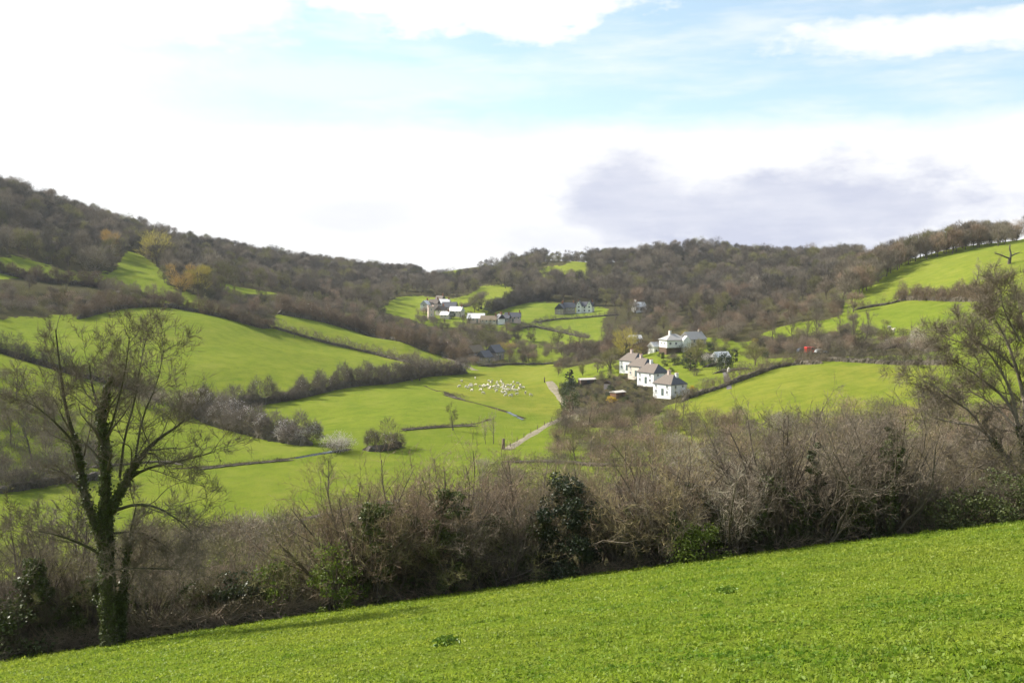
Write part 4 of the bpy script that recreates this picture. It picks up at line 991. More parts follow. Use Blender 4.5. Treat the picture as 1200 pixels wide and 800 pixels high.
# four white cottage blocks stepping down the slope: long lit side faces west-south-west, hipped end faces the valley mouth
CW = dict(W=7.8, D=6.4)
for k, (px, py, wl, lab) in enumerate((
        (742, 434, 'white_wall', 'white cottage with a chimney, farthest and highest of the four in the row'),
        (753, 441, 'cream_wall', 'cream-tinted cottage, second from the far end of the row'),
        (765, 449, 'white_wall', 'white cottage, third from the far end of the row'),
        (785, 463, 'white_wall', 'white cottage with a dark hipped roof at the near end of the row'))):
    c = house_at('cottage', px, py, -56, lab, dz=.2)
    W, D = CW['W'], CW['D']
    wl_, rf = wall_house(c, W, D, 3.6, 2.5, M[wl], M['roof_slate'], .7 if k == 3 else .45, .25)
    rf.data.materials.append(M['roof_brown']); rf.data.polygons[0].material_index = 1; rf.data.polygons[3].material_index = 1  # western slopes coloured brown, eastern slopes left darker
    chimney(rf, (-1 if k != 3 else -.6), .2, 5.6, M['pink_wall'] if k != 2 else M['white_wall'])
    if k == 3: chimney(rf, 2.2, .6, 4.9, M['white_wall'])
    for z in (1.1, 2.75):
        for u in (-1.4, 1.5): window(c, 'r', u, z, .8, .95, W=W, D=D)
        for u in (-2.6, 2.2): window(c, 'f', u, z, .8, .95, W=W, D=D)
    door(c, 'f', .2, W, D)
    p_ = MB(); p_.box((W / 2 + .9, D / 2 - 1.4, .5), (1.8, 1.9, 2.9)); p_.build('porch', [M['white_wall']], c)
c = house_at('white_house', 789, 412, 18, 'white house with pale hipped roof and dark brick basement above the cottages', dz=.3)
w0 = MB(); w0.box((-.4, 0, -.2), (8.2, 6.2, 3.4)); w0.build('basement', [M['brick_dark']], c)
wall2 = MB(); wall2.box((0, 0, 2.9), (8.8, 6.8, 2.9)); wall2.build('wall', [M['white_wall']], c)
rr_ = empty('roof_frame', (0, 0, 0)); bpy.data.objects.remove(rr_)
def hip_roof(parent, x, y, w, d, z, rh, hip, mat, oh=.4):
    m = MB(); A, B = w / 2 + oh, d / 2 + oh; hx = A - hip * B
    t = [(x-A,y-B,z),(x+A,y-B,z),(x+A,y+B,z),(x-A,y+B,z),(x-hx,y,z+rh),(x+hx,y,z+rh)]; bt = [(a, b_, c_ - .16) for a, b_, c_ in t]
    m.poly(t + bt, [(0,1,5,4),(2,3,4,5),(1,2,5),(3,0,4),(7,6,10,11),(9,8,11,10),(8,7,11),(6,9,10),(0,6,7,1),(1,7,8,2),(2,8,9,3),(3,9,6,0)], 0)
    return m.build('roof', [mat], parent)
M['roof_grey'] = plain('roof_grey_tile', (.34, .32, .30), .7, .3, .15, 4)
rf = hip_roof(c, 0, 0, 8.8, 6.8, 4.4, 2.2, 1., M['roof_slate']); rf.data.materials.append(M['roof_grey'])
for q in (0, 3): rf.data.polygons[q].material_index = 1
chimney(rf, -1.3, .4, 6.1, M['white_wall'])
wing = MB(); wing.poly([(1.9,-4.6,-.5),(5.2,-4.6,-.5),(5.2,-2.6,-.5),(1.9,-2.6,-.5),(1.9,-4.6,4.3),(5.2,-4.6,4.3),(5.2,-2.6,4.3),(1.9,-2.6,4.3),(3.5,-4.6,5.9),(3.5,-2.6,5.9)], [(0,1,5,8,4),(3,7,9,6,2),(0,4,7,3),(1,2,6,5),(4,8,9,7),(5,6,9,8)], 0); wing.build('gabled_wing', [M['white_wall']], c)
for u in (-3.0, -.6): window(c, 'f', u, 3.1, .9, 1., 8.8, 6.8)
for u in (-1.4, 1.4): window(c, 'l', u, 3.1, .9, 1., 8.8, 6.8)
c = house_at('house', 812, 404, 30, 'house with a bright pale roof half hidden behind the white house')
_, rf = wall_house(c, 8, 6.4, 2.6, 2.6, M['cream_wall'], M['roof_grey']); chimney(rf, 3, 0, 4.7, M['stone_wall'], .55, 1.2); window(c, 'f', -2, 1.7, W=8, D=6.4); window(c, 'f', 2, 1.7, W=8, D=6.4); door(c, 'f', 0, 8, 6.4)
c = house_at('outbuilding', 768, 412, 35, 'small white outbuilding between the white house and the cottages', 'outbuilding')
wall_house(c, 4.6, 3.6, 2.4, 1.5, M['white_wall'], M['roof_glint']); door(c, 'f', .6, 4.6, 3.6)

# gabled white house under the wood
c = house_at('gabled_house', 686, 366, -16, 'white house with two steep gables standing under the wood')
W, D = 11.5, 6.5
_, rf = wall_house(c, W, D, 4.6, 2.8, M['white_wall'], M['roof_slate']); chimney(rf, -5., 0, 7.2); chimney(rf, 5., 0, 7.2)
for u in (-3.7, 3.7):
    g_ = MB(); g_.poly([(u-1.9,-D/2-1.5,-1),(u+1.9,-D/2-1.5,-1),(u+1.9,-D/2,-1),(u-1.9,-D/2,-1),(u-1.9,-D/2-1.5,4.9),(u+1.9,-D/2-1.5,4.9),(u+1.9,-D/2+1,4.9),(u-1.9,-D/2+1,4.9),(u,-D/2-1.5,8.2),(u,.1,8.2)],
                       [(0,1,5,8,4),(0,4,7,3),(1,2,6,5)], 0); go_ = g_.build('gable', [M['white_wall']], c)
    r_ = MB(); e = .35
    for s_ in (-1, 1):
        r_.poly([(u+s_*(1.9+e),-D/2-1.9,4.5),(u,-D/2-1.9,8.4),(u,.3,8.4),(u+s_*(1.9+e),-D/2+1.,4.5),(u+s_*(1.9+e),-D/2-1.9,4.3),(u,-D/2-1.9,8.2),(u,.3,8.2),(u+s_*(1.9+e),-D/2+1.,4.3)], [(0,1,2,3),(7,6,5,4),(0,4,5,1),(1,5,6,2),(2,6,7,3),(3,7,4,0)], 0)
    r_.build('gable_roof', [M['roof_slate']], go_)
    for z in (1.4, 4.0, 5.9): window(c, 'f', u, z, 1.3 if z < 5 else .8, 1.3 if z < 5 else .9, W, D + 3.)
for z in (1.4, 3.6): window(c, 'f', 0, z, 1.2, 1.3, W, D)
c = house_at('stone_house', 666, 367, 8, 'grey stone house with pointed gable beside the gabled white house')
_, rf = wall_house(c, 9, 6.5, 4.4, 3.2, M['stone_wall'], M['roof_slate']); chimney(rf, -3.8, 0, 7); chimney(rf, 3.8, 0, 7)
for u in (-2.6, 0, 2.6): window(c, 'f', u, 3.2, W=9, D=6.5)
c = house_at('stone_house', 657, 368, 70, 'grey stone house end-on with a dark roof, left of the pointed gable')
_, rf = wall_house(c, 8, 6, 4.2, 3.2, M['stone_wall'], M['roof_slate']); chimney(rf, 3.4, 0, 6.8)
for z in (1.4, 3.4): window(c, 'l', 0, z, W=8, D=6)
c = house_at('white_lodge', 749, 365, 25, 'white lodge with a tiny chimney half hidden among trees under the wood')
_, rf = wall_house(c, 8, 6, 3.6, 2.8, M['white_wall'], M['roof_glint']); chimney(rf, -3, 0, 6.2, M['white_wall']); window(c, 'f', 0, 2, W=8, D=6)
# hamlet: (name, px, py, rot, w, d, h, rh, wall, roof, label, category)
HAM = [
 ('house', 499, 363, 70, 8, 6.5, 5., 3.2, 'white_wall', 'roof_glint', 'pale round-looking gable at the western end of the hamlet'),
 ('house', 509, 362, 20, 8, 6.5, 5., 3.4, 'pink_wall', 'roof_brown', 'pink-grey house behind the tower of the hamlet'),
 ('house', 516, 356, 30, 7, 6, 4.6, 3., 'cream_wall', 'roof_brown', 'small brown-roofed house highest in the hamlet'),
 ('house', 521, 361, 10, 9, 6, 4.8, 3., 'white_wall', 'roof_glint', 'white house with a bright roof behind the dark-roofed barn'),
 ('barn', 527, 365, 12, 12, 7, 4.2, 4., 'stone_wall', 'roof_slate', 'long dark slate-roofed barn in the middle of the hamlet'),
 ('house', 517, 369, 60, 8, 6, 4.6, 3., 'cream_wall', 'roof_brown', 'cream house beside the tower of the hamlet'),
 ('house', 535, 370, 24, 11, 7, 4.4, 3.4, 'cream_wall', 'roof_glint', 'house with a big bright slanting roof in the hamlet'),
 ('house', 522, 373, 20, 7, 6, 3.2, 2.6, 'cream_wall', 'roof_glint', 'low house with a bright roof below the dark-roofed barn'),
 ('long_barn', 558, 378, 4, 13, 8, 3.8, 3.6, 'pink_wall', 'roof_glint', 'long barn with its roof glinting brightest white, at the eastern end of the hamlet'),
 ('cottage_row', 573, 379, 8, 12, 6.5, 3.2, 3., 'cream_wall', 'roof_thatch', 'long low cream cottage with a brown thatched roof'),
 ('house', 586, 379, -66, 6.5, 5.5, 4.4, 3., 'white_wall', 'roof_slate', 'white gable-end house next to the thatched cottage'),
 ('house', 601, 377, 4, 12, 6.5, 4.2, 3.2, 'pink_wall', 'roof_slate', 'grey stone house with a dark slate roof at the edge of the meadow'),
 ('house', 593, 378, 14, 6, 6, 3.8, 2.6, 'stone_wall', 'roof_slate', 'small dark-roofed annex left of the grey stone house'),
 ('barn', 556, 420, 58, 11, 6.5, 4.4, 3.8, 'stone_wall', 'roof_thatch', 'stone barn with a mossy roof and pale gable edge beyond the sheep pasture'),
 ('barn', 568, 425, 55, 8, 6, 4., 3.4, 'stone_wall', 'roof_slate', 'smaller stone barn with a dark roof in front of the mossy one'),
 ('barn', 580, 421, 60, 10, 7, 5., 4., 'stone_wall', 'roof_slate', 'stone farmhouse with a steep slate roof beyond the sheep pasture'),
 ('outbuilding', 744, 402, 10, 6, 4, 2.4, 1.6, 'white_wall', 'roof_glint', 'pale-roofed outbuilding among trees above the cottages'),
 ('greenhouse', 845, 425, 25, 5, 3.5, 2.3, 1.5, 'cream_wall', 'roof_glint', 'small pale garden building behind the clipped hedge'),
]
for k, (nm, px, py, rz, w_, d_, h_, rh_, wl, rf_, lab) in enumerate(HAM):
    if px < 612: rz = -rz if 0 < rz < 50 else rz
    if px < 620: w_, d_, h_, rh_ = w_ * .82, d_ * .82, h_ * .8, rh_ * .8
    c = house_at(nm, px, py, rz, lab, nm.split('_')[-1] if nm not in ('cottage_row', 'long_barn', 'greenhouse', 'outbuilding') else {'cottage_row': 'cottage', 'long_barn': 'barn', 'greenhouse': 'garden building', 'outbuilding': 'outbuilding'}[nm])
    _, rf = wall_house(c, w_, d_, h_, rh_, M[wl], M[rf_])
    if nm in ('house', 'cottage_row'): chimney(rf, w_ / 2 - .6, 0, h_ + rh_ - .3)
    for u in np.arange(-w_ / 2 + 1.4, w_ / 2 - 1, 2.4):
        window(c, 'f', float(u), min(h_ - .9, 3.3), W=w_, D=d_)
        if h_ > 4 and nm == 'house': window(c, 'f', float(u), 1.3, W=w_, D=d_)
    door(c, 'f', .2 if nm != 'long_barn' else 1., w_, d_) if h_ > 3 else None
    window(c, 'l', 0, h_ - .9, W=w_, D=d_)
# church-like tower
c = house_at('stone_tower', 505, 374, 15, 'square pale pinkish stone tower standing up from the hamlet', 'tower')
t_ = MB(); t_.box((0, 0, 3.6), (4.0, 4.0, 9.2), 0, .05); t_.build('shaft', [M['pink_wall']], c)
t_ = MB(); t_.box((0, 0, 8.3), (4.3, 4.3, .4)); pr = t_.build('parapet', [M['pink_wall']], c)
for sx in (-1, 1):
    for sy in (-1, 1):
        m_ = MB(); m_.box((sx * 1.75, sy * 1.75, 8.9), (.7, .7, .8)); m_.build('merlon', [M['pink_wall']], pr)
for z in (3.0, 6.4): window(c, 'f', 0, z, .7, 1.3, 3.95, 3.95); window(c, 'l', 0, z, .7, 1.3, 3.95, 3.95)
# garden sheds, lawn stone
c = house_at('garden_shed', 724, 466, 40, 'brown wooden garden shed with a flat pale roof below the cottages', 'shed')
wall_house(c, 4.2, 2.6, 1.9, .35, M['wood_red'], M['stone_pale'], 0, .2); door(c, 'f', .8, 4.2, 2.6, .8, 1.7, M['wood'])
c = house_at('garden_shed', 712, 455, 70, 'smaller pink-walled garden hut behind the brown shed', 'shed')
wall_house(c, 2.2, 2., 1.9, .8, M['pink_wall'], M['wood'], 0, .15); door(c, 'f', 0, 2.2, 2., .7, 1.6, M['wood'])
c = house_at('lean_to', 688, 449, 20, 'low dark open lean-to at the edge of the cottage garden', 'shed')
wall_house(c, 6, 2.4, 1.5, .4, M['wood'], M['stone_pale'], 0, .2); door(c, 'f', 0, 6, 2.4, 1.2, 1.3, M['dark_paint'])
p = hit(854, 436); rs = np.random.RandomState(9)
m_ = MB(); m_.tube([(0,0,-.3),(0,0,.3),(.05,0,.9),(0,.05,1.3),(0,0,1.55)], [.55,.62,.5,.38,.12], 8, 0, True); tag(m_.build('garden_statue', [M['stone_pale']], None, p), 'pale weathered upright stone standing on the sunny lawn', 'stone')

# ------------------------------------------------------------------ vehicles by the hedge
def vehicle(name, px, py, rz, paint, label, cat, L=4.6, H=2., Wd=1.8, van=True):
    c = house_at(name, px, py, rz, label, cat); hw = Wd / 2
    pf = [(-L/2,.35),(L/2,.35),(L/2,.85),(L/2-.9,1.05),(L/2-1.5,H),(-L/2+.1,H),(-L/2,H-.2)] if van else [(-L/2,.35),(L/2,.35),(L/2,.75),(L/2-1.1,.92),(L/2-1.9,H),(-L/2+.9,H),(-L/2+.1,.95)]
    n = len(pf); V = [(x, -hw * (1 if z < 1 else .92), z) for x, z in pf] + [(x, hw * (1 if z < 1 else .92), z) for x, z in pf]
    m = MB(); m.poly(V, [tuple(range(n)), tuple(range(2 * n - 1, n - 1, -1))] + [((i + 1) % n, i, n + i, n + (i + 1) % n) for i in range(n)], 0); m.build('body', [paint], c)
    for s in (-1, 1):
        g_ = MB(); g_.box((L / 2 - 2.1, s * hw * .955, H * .72), (1.0, .06, H * .26)); g_.build('side_window', [M['window']], c)
        for x in (-L * .31, L * .31):
            t_ = MB(); t_.tube([(x, s * (hw - .2), .33), (x, s * (hw + .03), .33)], [.33, .33], 14, 0, True); wo = t_.build('wheel', [M['rubber']], c)
            r_ = MB(); r_.tube([(x, s * (hw + .03), .33), (x, s * (hw + .05), .33)], [.2, .18], 10, 0, True); r_.build('rim', [M['metal']], wo)
        h_ = MB(); h_.box((L / 2 + .01, s * hw * .7, .7), (.06, .28, .16)); h_.build('headlight', [M['white_paint']], c)
    ws = MB(); q = [(L/2-.92,-hw*.8,1.09),(L/2-.92,hw*.8,1.09),(L/2-1.46,hw*.8,H-.1),(L/2-1.46,-hw*.8,H-.1)] if van else [(L/2-1.14,-hw*.8,.97),(L/2-1.14,hw*.8,.97),(L/2-1.86,hw*.8,H-.07),(L/2-1.86,-hw*.8,H-.07)]
    ws.poly([(x + .03, y, z + .02) for x, y, z in q] + [(x - .05, y, z - .03) for x, y, z in q], [(0,1,2,3),(7,6,5,4),(0,4,5,1),(1,5,6,2),(2,6,7,3),(3,7,4,0)], 0); ws.build('windscreen', [M['window']], c)
    return c
vehicle('red_van', 951, 414, 12, M['red_paint'], 'red van parked behind the dark hedge above the olive field', 'van', 4.4, 2.2)
vehicle('white_car', 962, 414, 8, M['white_paint'], 'white car parked just beside the red van', 'car', 3.8, 1.45, 1.7, False)
vehicle('dark_car', 941, 413, 15, M['dark_paint'], 'dark car parked behind the bushes on the far side of the red van', 'car', 4., 1.5, 1.7, False)

# ------------------------------------------------------------------ posts
def post(px, py, h, label, group=None, r=.09, name='gate_post', cat='post'):
    p = hit(px, py); m = MB(); m.tube([(0,0,-.4),(0,0,h*.55),(.01,0,h)], [r*1.1, r, r*.95], 7, 0, True)
    return tag(m.build(name, [M['wood']], None, p), label, cat, group)
post(590, 526, 2.6, 'dark stout gate post at the near end of the farm path', r=.35)
post(638, 448, 2.0, 'dark thin gate post at the far end of the farm path', r=.2)
for k in range(9):
    f = k / 8.; post(598 + 64 * f, 523.5 - 38 * f ** .9, 1.2, 'weathered fence post in the line along the farm path', 'fence posts along the farm path', .08, 'fence_post')

# ------------------------------------------------------------------ sheep
def sheep_mesh(graze):
    nk = (.52, 0, .80) if not graze else (.58, 0, .60); hd = (.74, 0, .98) if not graze else (.74, 0, .28); nz = (.90, 0, .90) if not graze else (.86, 0, .14)
    V = [(-.50,0,.70),(-.2,0,.74),(.12,0,.74),(.38,0,.72), nk, hd, nz]; R = [.23,.30,.31,.26,.15,.105,.06]
    E = [(0,1),(1,2),(2,3),(3,4),(4,5),(5,6)]
    for bx, src in ((-.45, 0), (.34, 3)):
        for s in (-1, 1):
            i = len(V); V += [(bx, s * .14, .42), (bx + .02, s * .13, .2), (bx, s * .13, .0)]; R += [.085, .05, .045]; E += [(src, i), (i, i + 1), (i + 1, i + 2)]
    i = len(V); V += [(-.70,0,.60),(-.73,0,.42)]; R += [.07,.045]; E += [(0,i),(i,i+1)]
    for s in (-1, 1): i = len(V); V += [(hd[0] - .05, s * .19, hd[2] + .06)]; R += [.035]; E += [(5, i)]
    me = bpy.data.meshes.new('sheep_skeleton'); me.from_pydata(V, E, []); o = bpy.data.objects.new('sheep_skeleton', me); COL.objects.link(o)
    md = o.modifiers.new('skin', 'SKIN'); 
    for v, r in zip(me.skin_vertices[0].data, R): v.radius = (r, r)
    me.skin_vertices[0].data[1].use_root = True
    sd = o.modifiers.new('sub', 'SUBSURF'); sd.levels = 1
    dg = bpy.context.evaluated_depsgraph_get(); out = bpy.data.meshes.new_from_object(o.evaluated_get(dg)); bpy.data.objects.remove(o)
    out.materials.clear(); out.materials.append(M['fleece'])
    for pl in out.polygons: pl.use_smooth = True
    return out
SHM = [sheep_mesh(True), sheep_mesh(False), sheep_mesh(True)]
rsh = random.Random(4)
def sheep(px, py, label, group=None, s=.98):
    p = hit(px, py); o = bpy.data.objects.new('sheep', SHM[rsh.randrange(3)]); COL.objects.link(o)
    o.location = p; o.rotation_euler = (0, 0, rsh.uniform(0, 6.28)); k = s * rsh.uniform(.9, 1.1); o.scale = (k, k, k); return tag(o, label, 'sheep', group)
FL = 'white sheep grazing in the flock spread over the valley pasture'; spots = []
while len(spots) < 64:
    q = rsh.random()
    if q < .5: x, y = rsh.gauss(598, 9), rsh.gauss(457, 4)
    elif q < .62: x, y = rsh.gauss(552, 3.5), rsh.gauss(453, 1.6)
    else: x, y = rsh.gauss(576, 13), rsh.gauss(454.5, 3.4)
    if not (538 < x < 616 and 446 < y < 468) or any((x - a) ** 2 + ((y - b_) * 1.8) ** 2 < 6 for a, b_ in spots): continue
    spots.append((x, y))
for x, y in spots: sheep(x, y, FL, 'flock of sheep on the valley pasture')
sheep(622, 464, 'single white sheep straying on the path side of the flock'); sheep(541, 448, 'white sheep on its own at the hedge end of the flock')
sheep(557, 444, 'white sheep on its own at the far side of the flock'); sheep(538, 454, 'white sheep lying apart near the dark rushes')
sheep(1042, 387.5, 'upper of two sheep on the eastern hill pasture', s=1.5); sheep(1047, 390, 'lower of two sheep on the eastern hill pasture', s=1.5)

# trees that stand in the hedges
for px, b_, t_, c in ((75,436,405,'twig'),(128,449,418,'twig_mauve'),(150,455,420,'twig'),(240,362,345,'twig_olive'),(285,378,358,'twig'),(355,372,352,'twig_pink'),(405,383,362,'twig_olive'),(450,395,376,'twig'),(505,412,394,'twig_mauve'),(180,347,330,'twig_pink'),(345,395,383,'twig_olive'),(420,413,402,'twig'),(960,424,408,'twig'),(995,420,402,'twig_pale'),(1092,408,388,'twig_pink'),(1115,352,334,'twig'),(280,504,478,'twig_mauve'),(262,500,478,'twig')):
    feature('hedge_tree', px, b_, t_, MT[c][px % 4], 'small bare tree growing up through one of the field hedges', 'tree', 12., 1.1, 'small trees growing in the field hedges')

# ------------------------------------------------------------------ near hedgerow
HZ = [dict(seg=7, gnarl=.15, up=.03, n=(9, 13), t0=.28, taper=.8), dict(seg=4, gnarl=.2, up=.06, n=(5, 8), t0=.2, ang=(20, 58), lr=.40, taper=.8),
      dict(seg=3, gnarl=.2, up=.06, n=0, t0=.2, ang=(25, 65), lr=.5, taper=.8)]
M['twig_gold_brown'] = foliage('twig_gold_brown', (.24, .19, .10), (.36, .29, .15), .8, .1, .2)
def ivy_on(rs, P, R, n, size, mb, spread=.16, upto=1., rad=None):
    P = np.asarray(P); k = len(P) - 1; f = rs.uniform(0, upto, n) * k; i = np.minimum(f.astype(int), k - 1)
    q = P[i] + (P[i + 1] - P[i]) * (f - i)[:, None]; a = rs.normal(size=(n, 3)); a /= np.linalg.norm(a, axis=1)[:, None]
    rr = np.interp(f, np.arange(k + 1), R) if rad is None else rad
    lump = .75 + .5 * np.sin(f * 5.3 + rs.uniform(0, 6)) * np.sin(f * 2.1 + 1)
    q = q + a * ((rr + np.abs(rs.normal(size=n)) * spread * lump))[:, None]; mb.quads(leaves(rs, q, size))
def coppice(name, seed, ns, H, twig, label_part=None, ivy=0, lean=.55, rad=.06, bark=None, tips_per=4, tipL=.34, tipW=.012, base_r=.55):
    """a many-stemmed hazel or willow: stems, fine twigs and, where wanted, ivy climbing some of the stems"""
    rs = np.random.RandomState(seed); out, tips = [], []; root = empty(name)
    firsts = []
    for k in range(ns):
        a = rs.uniform(0, 2 * PI); q = np.array([math.cos(a), math.sin(a), 0]) * base_r * math.sqrt(rs.uniform(.02, 1)); q[2] = -.4
        l = lean * rs.uniform(.2, 1.1); d = np.array([math.cos(a) * l, math.sin(a) * l, 1.])
        n0 = len(out); grow(rs, out, tips, q, d, H * rs.uniform(.65, 1.05), rad * rs.uniform(.55, 1.2), 0, HZ); firsts.append(out[n0])
    m = MB(); limbs_mesh(out, m, (6, 4, 3), 0, (0, 1)); m.build('stems', [bark or M['bark']], root)
    m = MB(); limbs_mesh(out, m, (6, 4, 3), 0, (2,)); m.tris(tip_slivers(rs, tips, tips_per, tipL, tipW, .7)); m.build('twigs', [M[twig]], root)
    if ivy:
        m = MB()
        for P, R, l in firsts[:ivy]: ivy_on(rs, P, R, 900, .10, m, .15, rs.uniform(.45, .85))
        m.build('ivy', [M['ivy']], root)
    return root
COPS = [coppice('hazel', 300, 17, 5.6, 'twig_pink', ivy=1), coppice('hazel', 301, 14, 5.2, 'twig_mauve'), coppice('hazel', 302, 18, 5.8, 'twig_pink', ivy=3),
        coppice('hazel', 303, 12, 5.6, 'twig_mauve', ivy=4, lean=.6, rad=.075, base_r=.4), coppice('hazel', 304, 16, 5.0, 'twig', ivy=2), coppice('hazel', 305, 11, 5.8, 'twig_mauve', ivy=2, lean=.7, rad=.08, base_r=.4),
        coppice('hazel', 306, 15, 5.4, 'twig_olive', ivy=1),
        coppice('hazel', 307, 20, 4.4, 'twig_olive', lean=.8), coppice('hazel', 308, 18, 4.6, 'twig_pale', lean=.8), coppice('hazel', 309, 13, 5.6, 'twig_gold_brown', ivy=1, lean=.7)]
for c in COPS: kids(c)
used = set()
def plant(k, px, back, s, label, group=None, world=None, sz=None, name=None, cat='bush'):
    if world is None:
        u = (px - 600) / F
        Y = 36.
        for _ in range(30): Y = float(hedge_Y(u * Y))
        Y += back; X = u * Y
    else: X, Y = world
    c = COPS[k]
    o = c if k not in used else copy_tree(c); used.add(k)
    o.location = (X, Y, h1(X, Y) - .05); o.rotation_euler = (0, 0, random.uniform(0, 6.28)); o.scale = (s, s, sz or s)
    if 'label' in o: del o['label']
    if 'group' in o: del o['group']
    return tag(o, label, cat, group)
random.seed(11)
HL = 'pinkish-brown many-stemmed hazel in the dense middle stretch of the near hedgerow'
for px in range(392, 640, 21):
    plant(random.choice([0, 1, 2, 2, 3, 4, 6, 7, 8, 9]), px + random.uniform(-10, 10), random.uniform(.1, 1.8), random.uniform(.85, 1.32), HL, 'hazels of the middle stretch of the near hedgerow')
for px in range(702, 850, 23):
    plant(random.choice([0, 4, 6, 7, 8, 9]), px + random.uniform(-9, 9), random.uniform(.3, 1.8), random.uniform(.8, 1.12), 'brown hazel between the black-green holly and the ivy-clad coppice stools', 'hazels beside the holly')
plant(3, 868, .4, 1.02, 'leaning ivy-clad coppice stool, first to the east of the fresh green bush'); plant(5, 905, .5, 1.06, 'spreading coppice stool between the leaning ivy-clad one and the tallest one')
plant(3, 962, .3, 1.14, 'tallest dark coppice stool of splayed stems at the edge of the near field', sz=1.02); plant(5, 940, 1.0, 1.08, 'slim coppice stool just behind the tallest splayed one')
plant(3, 1040, .3, 1.08, 'dark splayed coppice stool with an ivy-topped stem, last before the low hedge'); plant(5, 1062, .9, .95, 'coppice stool crowded behind the ivy-topped one')
for px in range(860, 1100, 30): plant(random.choice([1, 8, 4, 9]), px, random.uniform(2.0, 4.), random.uniform(.85, 1.05), 'mauve-brown hazel filling in behind the splayed coppice stools', 'hazels behind the coppice stools')
for px in range(1085, 1290, 26): plant(random.choice([4, 6, 1]), px, random.uniform(.3, 1.5), random.uniform(.42, .6), 'low brown hazel in the hedge under the large spreading tree', 'low hazels under the large spreading tree')
for px in (210, 236, 262, 292, 322, 352): plant(random.choice([4, 6, 2]), px, random.uniform(.6, 2.), random.uniform(.42, .58), 'small brown hazel between the ivy-clad ash and the dense hedgerow', 'small hazels beside the ivy-clad ash')
for px in (-25, -5, 12, 28, 45, 62, 80, 98, 150, 172): plant(random.choice([4, 6, 3, 5]), px, random.uniform(.3, 2.5), random.uniform(.55, .95), 'brown hazel crowding the corner of the near field beyond the ivy-clad ash', 'hazels at the field corner')
# down the bank behind the hedgerow
rs = np.random.RandomState(21); spots = []
while len(spots) < 84:
    px = rs.uniform(-40, 1260); back = rs.uniform(3.5, 34); u = (px - 600) / F; Y = float(hedge_Y(u * 38)) + back; X = u * Y
    if any((X - a) ** 2 + (Y - b_) ** 2 < 2.6 ** 2 for a, b_ in spots): continue
    spots.append((X, Y)); s = rs.uniform(.65, 1.1) if px > 380 else rs.uniform(.45, .7)
    plant(int(rs.choice([0, 1, 4, 6, 7, 8, 9])), 0, 0, s, 'brown hazel thicket on the bank dropping away behind the near hedgerow', 'hazels on the bank behind the hedgerow', (X, Y))
def bankbush(n, px0, px1, y0, y1, s0, s1, cols, label, group, space=3.4):
    got = []
    t = 0
    while len(got) < n and t < 4000:
        t += 1; Y = rs.uniform(y0, y1); X = Y * (rs.uniform(px0, px1) - 600) / F
        if any((X - a) ** 2 + (Y - b_) ** 2 < space ** 2 for a, b_ in got): continue
        got.append((X, Y)); put(pick(SH, *cols), 'bank_scrub_bush', X, Y, h1(X, Y), rs.uniform(s0, s1), label, 'bush', group)
bankbush(95, 380, 1260, 76, 152, 1.0, 1.6, (['twig_pink', 'twig_mauve', 'twig', 'twig_olive'], [4, 3, 2, 1.2]), 'rusty brown bush on the lower bank between the near hedgerow and the valley floor', 'bushes of the lower bank')
bankbush(50, -40, 380, 62, 140, .5, .85, (['twig', 'twig_mauve', 'twig_olive', 'twig_pink'], [3, 2, 2, 1]), 'low brown bush on the bank below the ivy-clad ash', 'bushes below the ivy-clad ash')
bankbush(60, 560, 1150, 152, 215, .9, 1.35, (['twig_olive', 'twig_pink', 'twig', 'twig_pale'], [3, 3, 1.5, .4]), 'olive-brown scrub tree standing on the valley floor below the cottages', 'scrub on the valley floor', 4.)

rs = np.random.RandomState(5)
for px, Y in ((18,52),(60,60),(-10,75),(90,78),(40,96),(120,64),(165,88),(10,44),(215,100),(150,50),(-35,58),(75,46)):
    X = Y * (px - 600) / F; put(MT[['twig', 'twig_mauve', 'twig_olive', 'twig_dark'][px % 4]][px % 4], 'bank_tree', X, Y, h1(X, Y), rs.uniform(.42, .62), 'small bare tree on the bank below the corner of the near field', 'tree', 'small trees on the bank below the near field')
bankbush(30, 135, 345, 95, 152, 1.0, 1.6, (['twig_olive', 'twig_pale', 'twig', 'twig_pink'], [3, 1.5, 2, 1]), 'thin olive-brown bush standing up against the stream meadow beyond the ash', 'thin bushes against the stream meadow')
# holly and leafy bushes of the hedgerow
def leafbush(name, px, back, h, r, n, size, mat, label, seed, stemmat='bark', cat='bush'):
    u = (px - 600) / F; Y = 36.
    for _ in range(30): Y = float(hedge_Y(u * Y))
    Y += back; X = u * Y; rs = np.random.RandomState(seed); root = empty(name, (X, Y, h1(X, Y) - .05), 0, label, cat)
    t = MB(); P = []
    for k in range(7):
        a = rs.uniform(0, 6.28); q = np.array([math.cos(a) * r * .4, math.sin(a) * r * .4, h * rs.uniform(.5, .9)]); t.tube([(math.cos(a) * .15, math.sin(a) * .15, -.4), q * [.5, .5, .5], q], [.05, .035, .008], 5)
    for k in range(34):
        z = rs.uniform(.03, .97); a = rs.uniform(0, 6.28); rr = r * math.sqrt(max(.04, 1 - ((z - .38) / .62) ** 2)) * rs.uniform(.35, .9); lr = r * rs.uniform(.2, .42)
        P.append(ball(rs, n // 34, (lr, lr, lr * .8), .4) + [math.cos(a) * rr, math.sin(a) * rr, z * h])
    P = np.concatenate(P); P = P[P[:, 2] > .05]; t.build('stems', [M[stemmat]], root); c = MB(); c.quads(leaves(rs, P, size)); c.build('foliage', [M[mat]], root); return root
leafbush('holly', 664, .4, 4.0, 1.55, 13000, .10, 'evergreen', 'big black-green glossy holly in the near hedgerow', 1)
leafbush('holly', 632, .8, 2.6, 1.3, 6000, .10, 'ivy', 'lower ivy-leaved bush leaning on the big holly', 2)
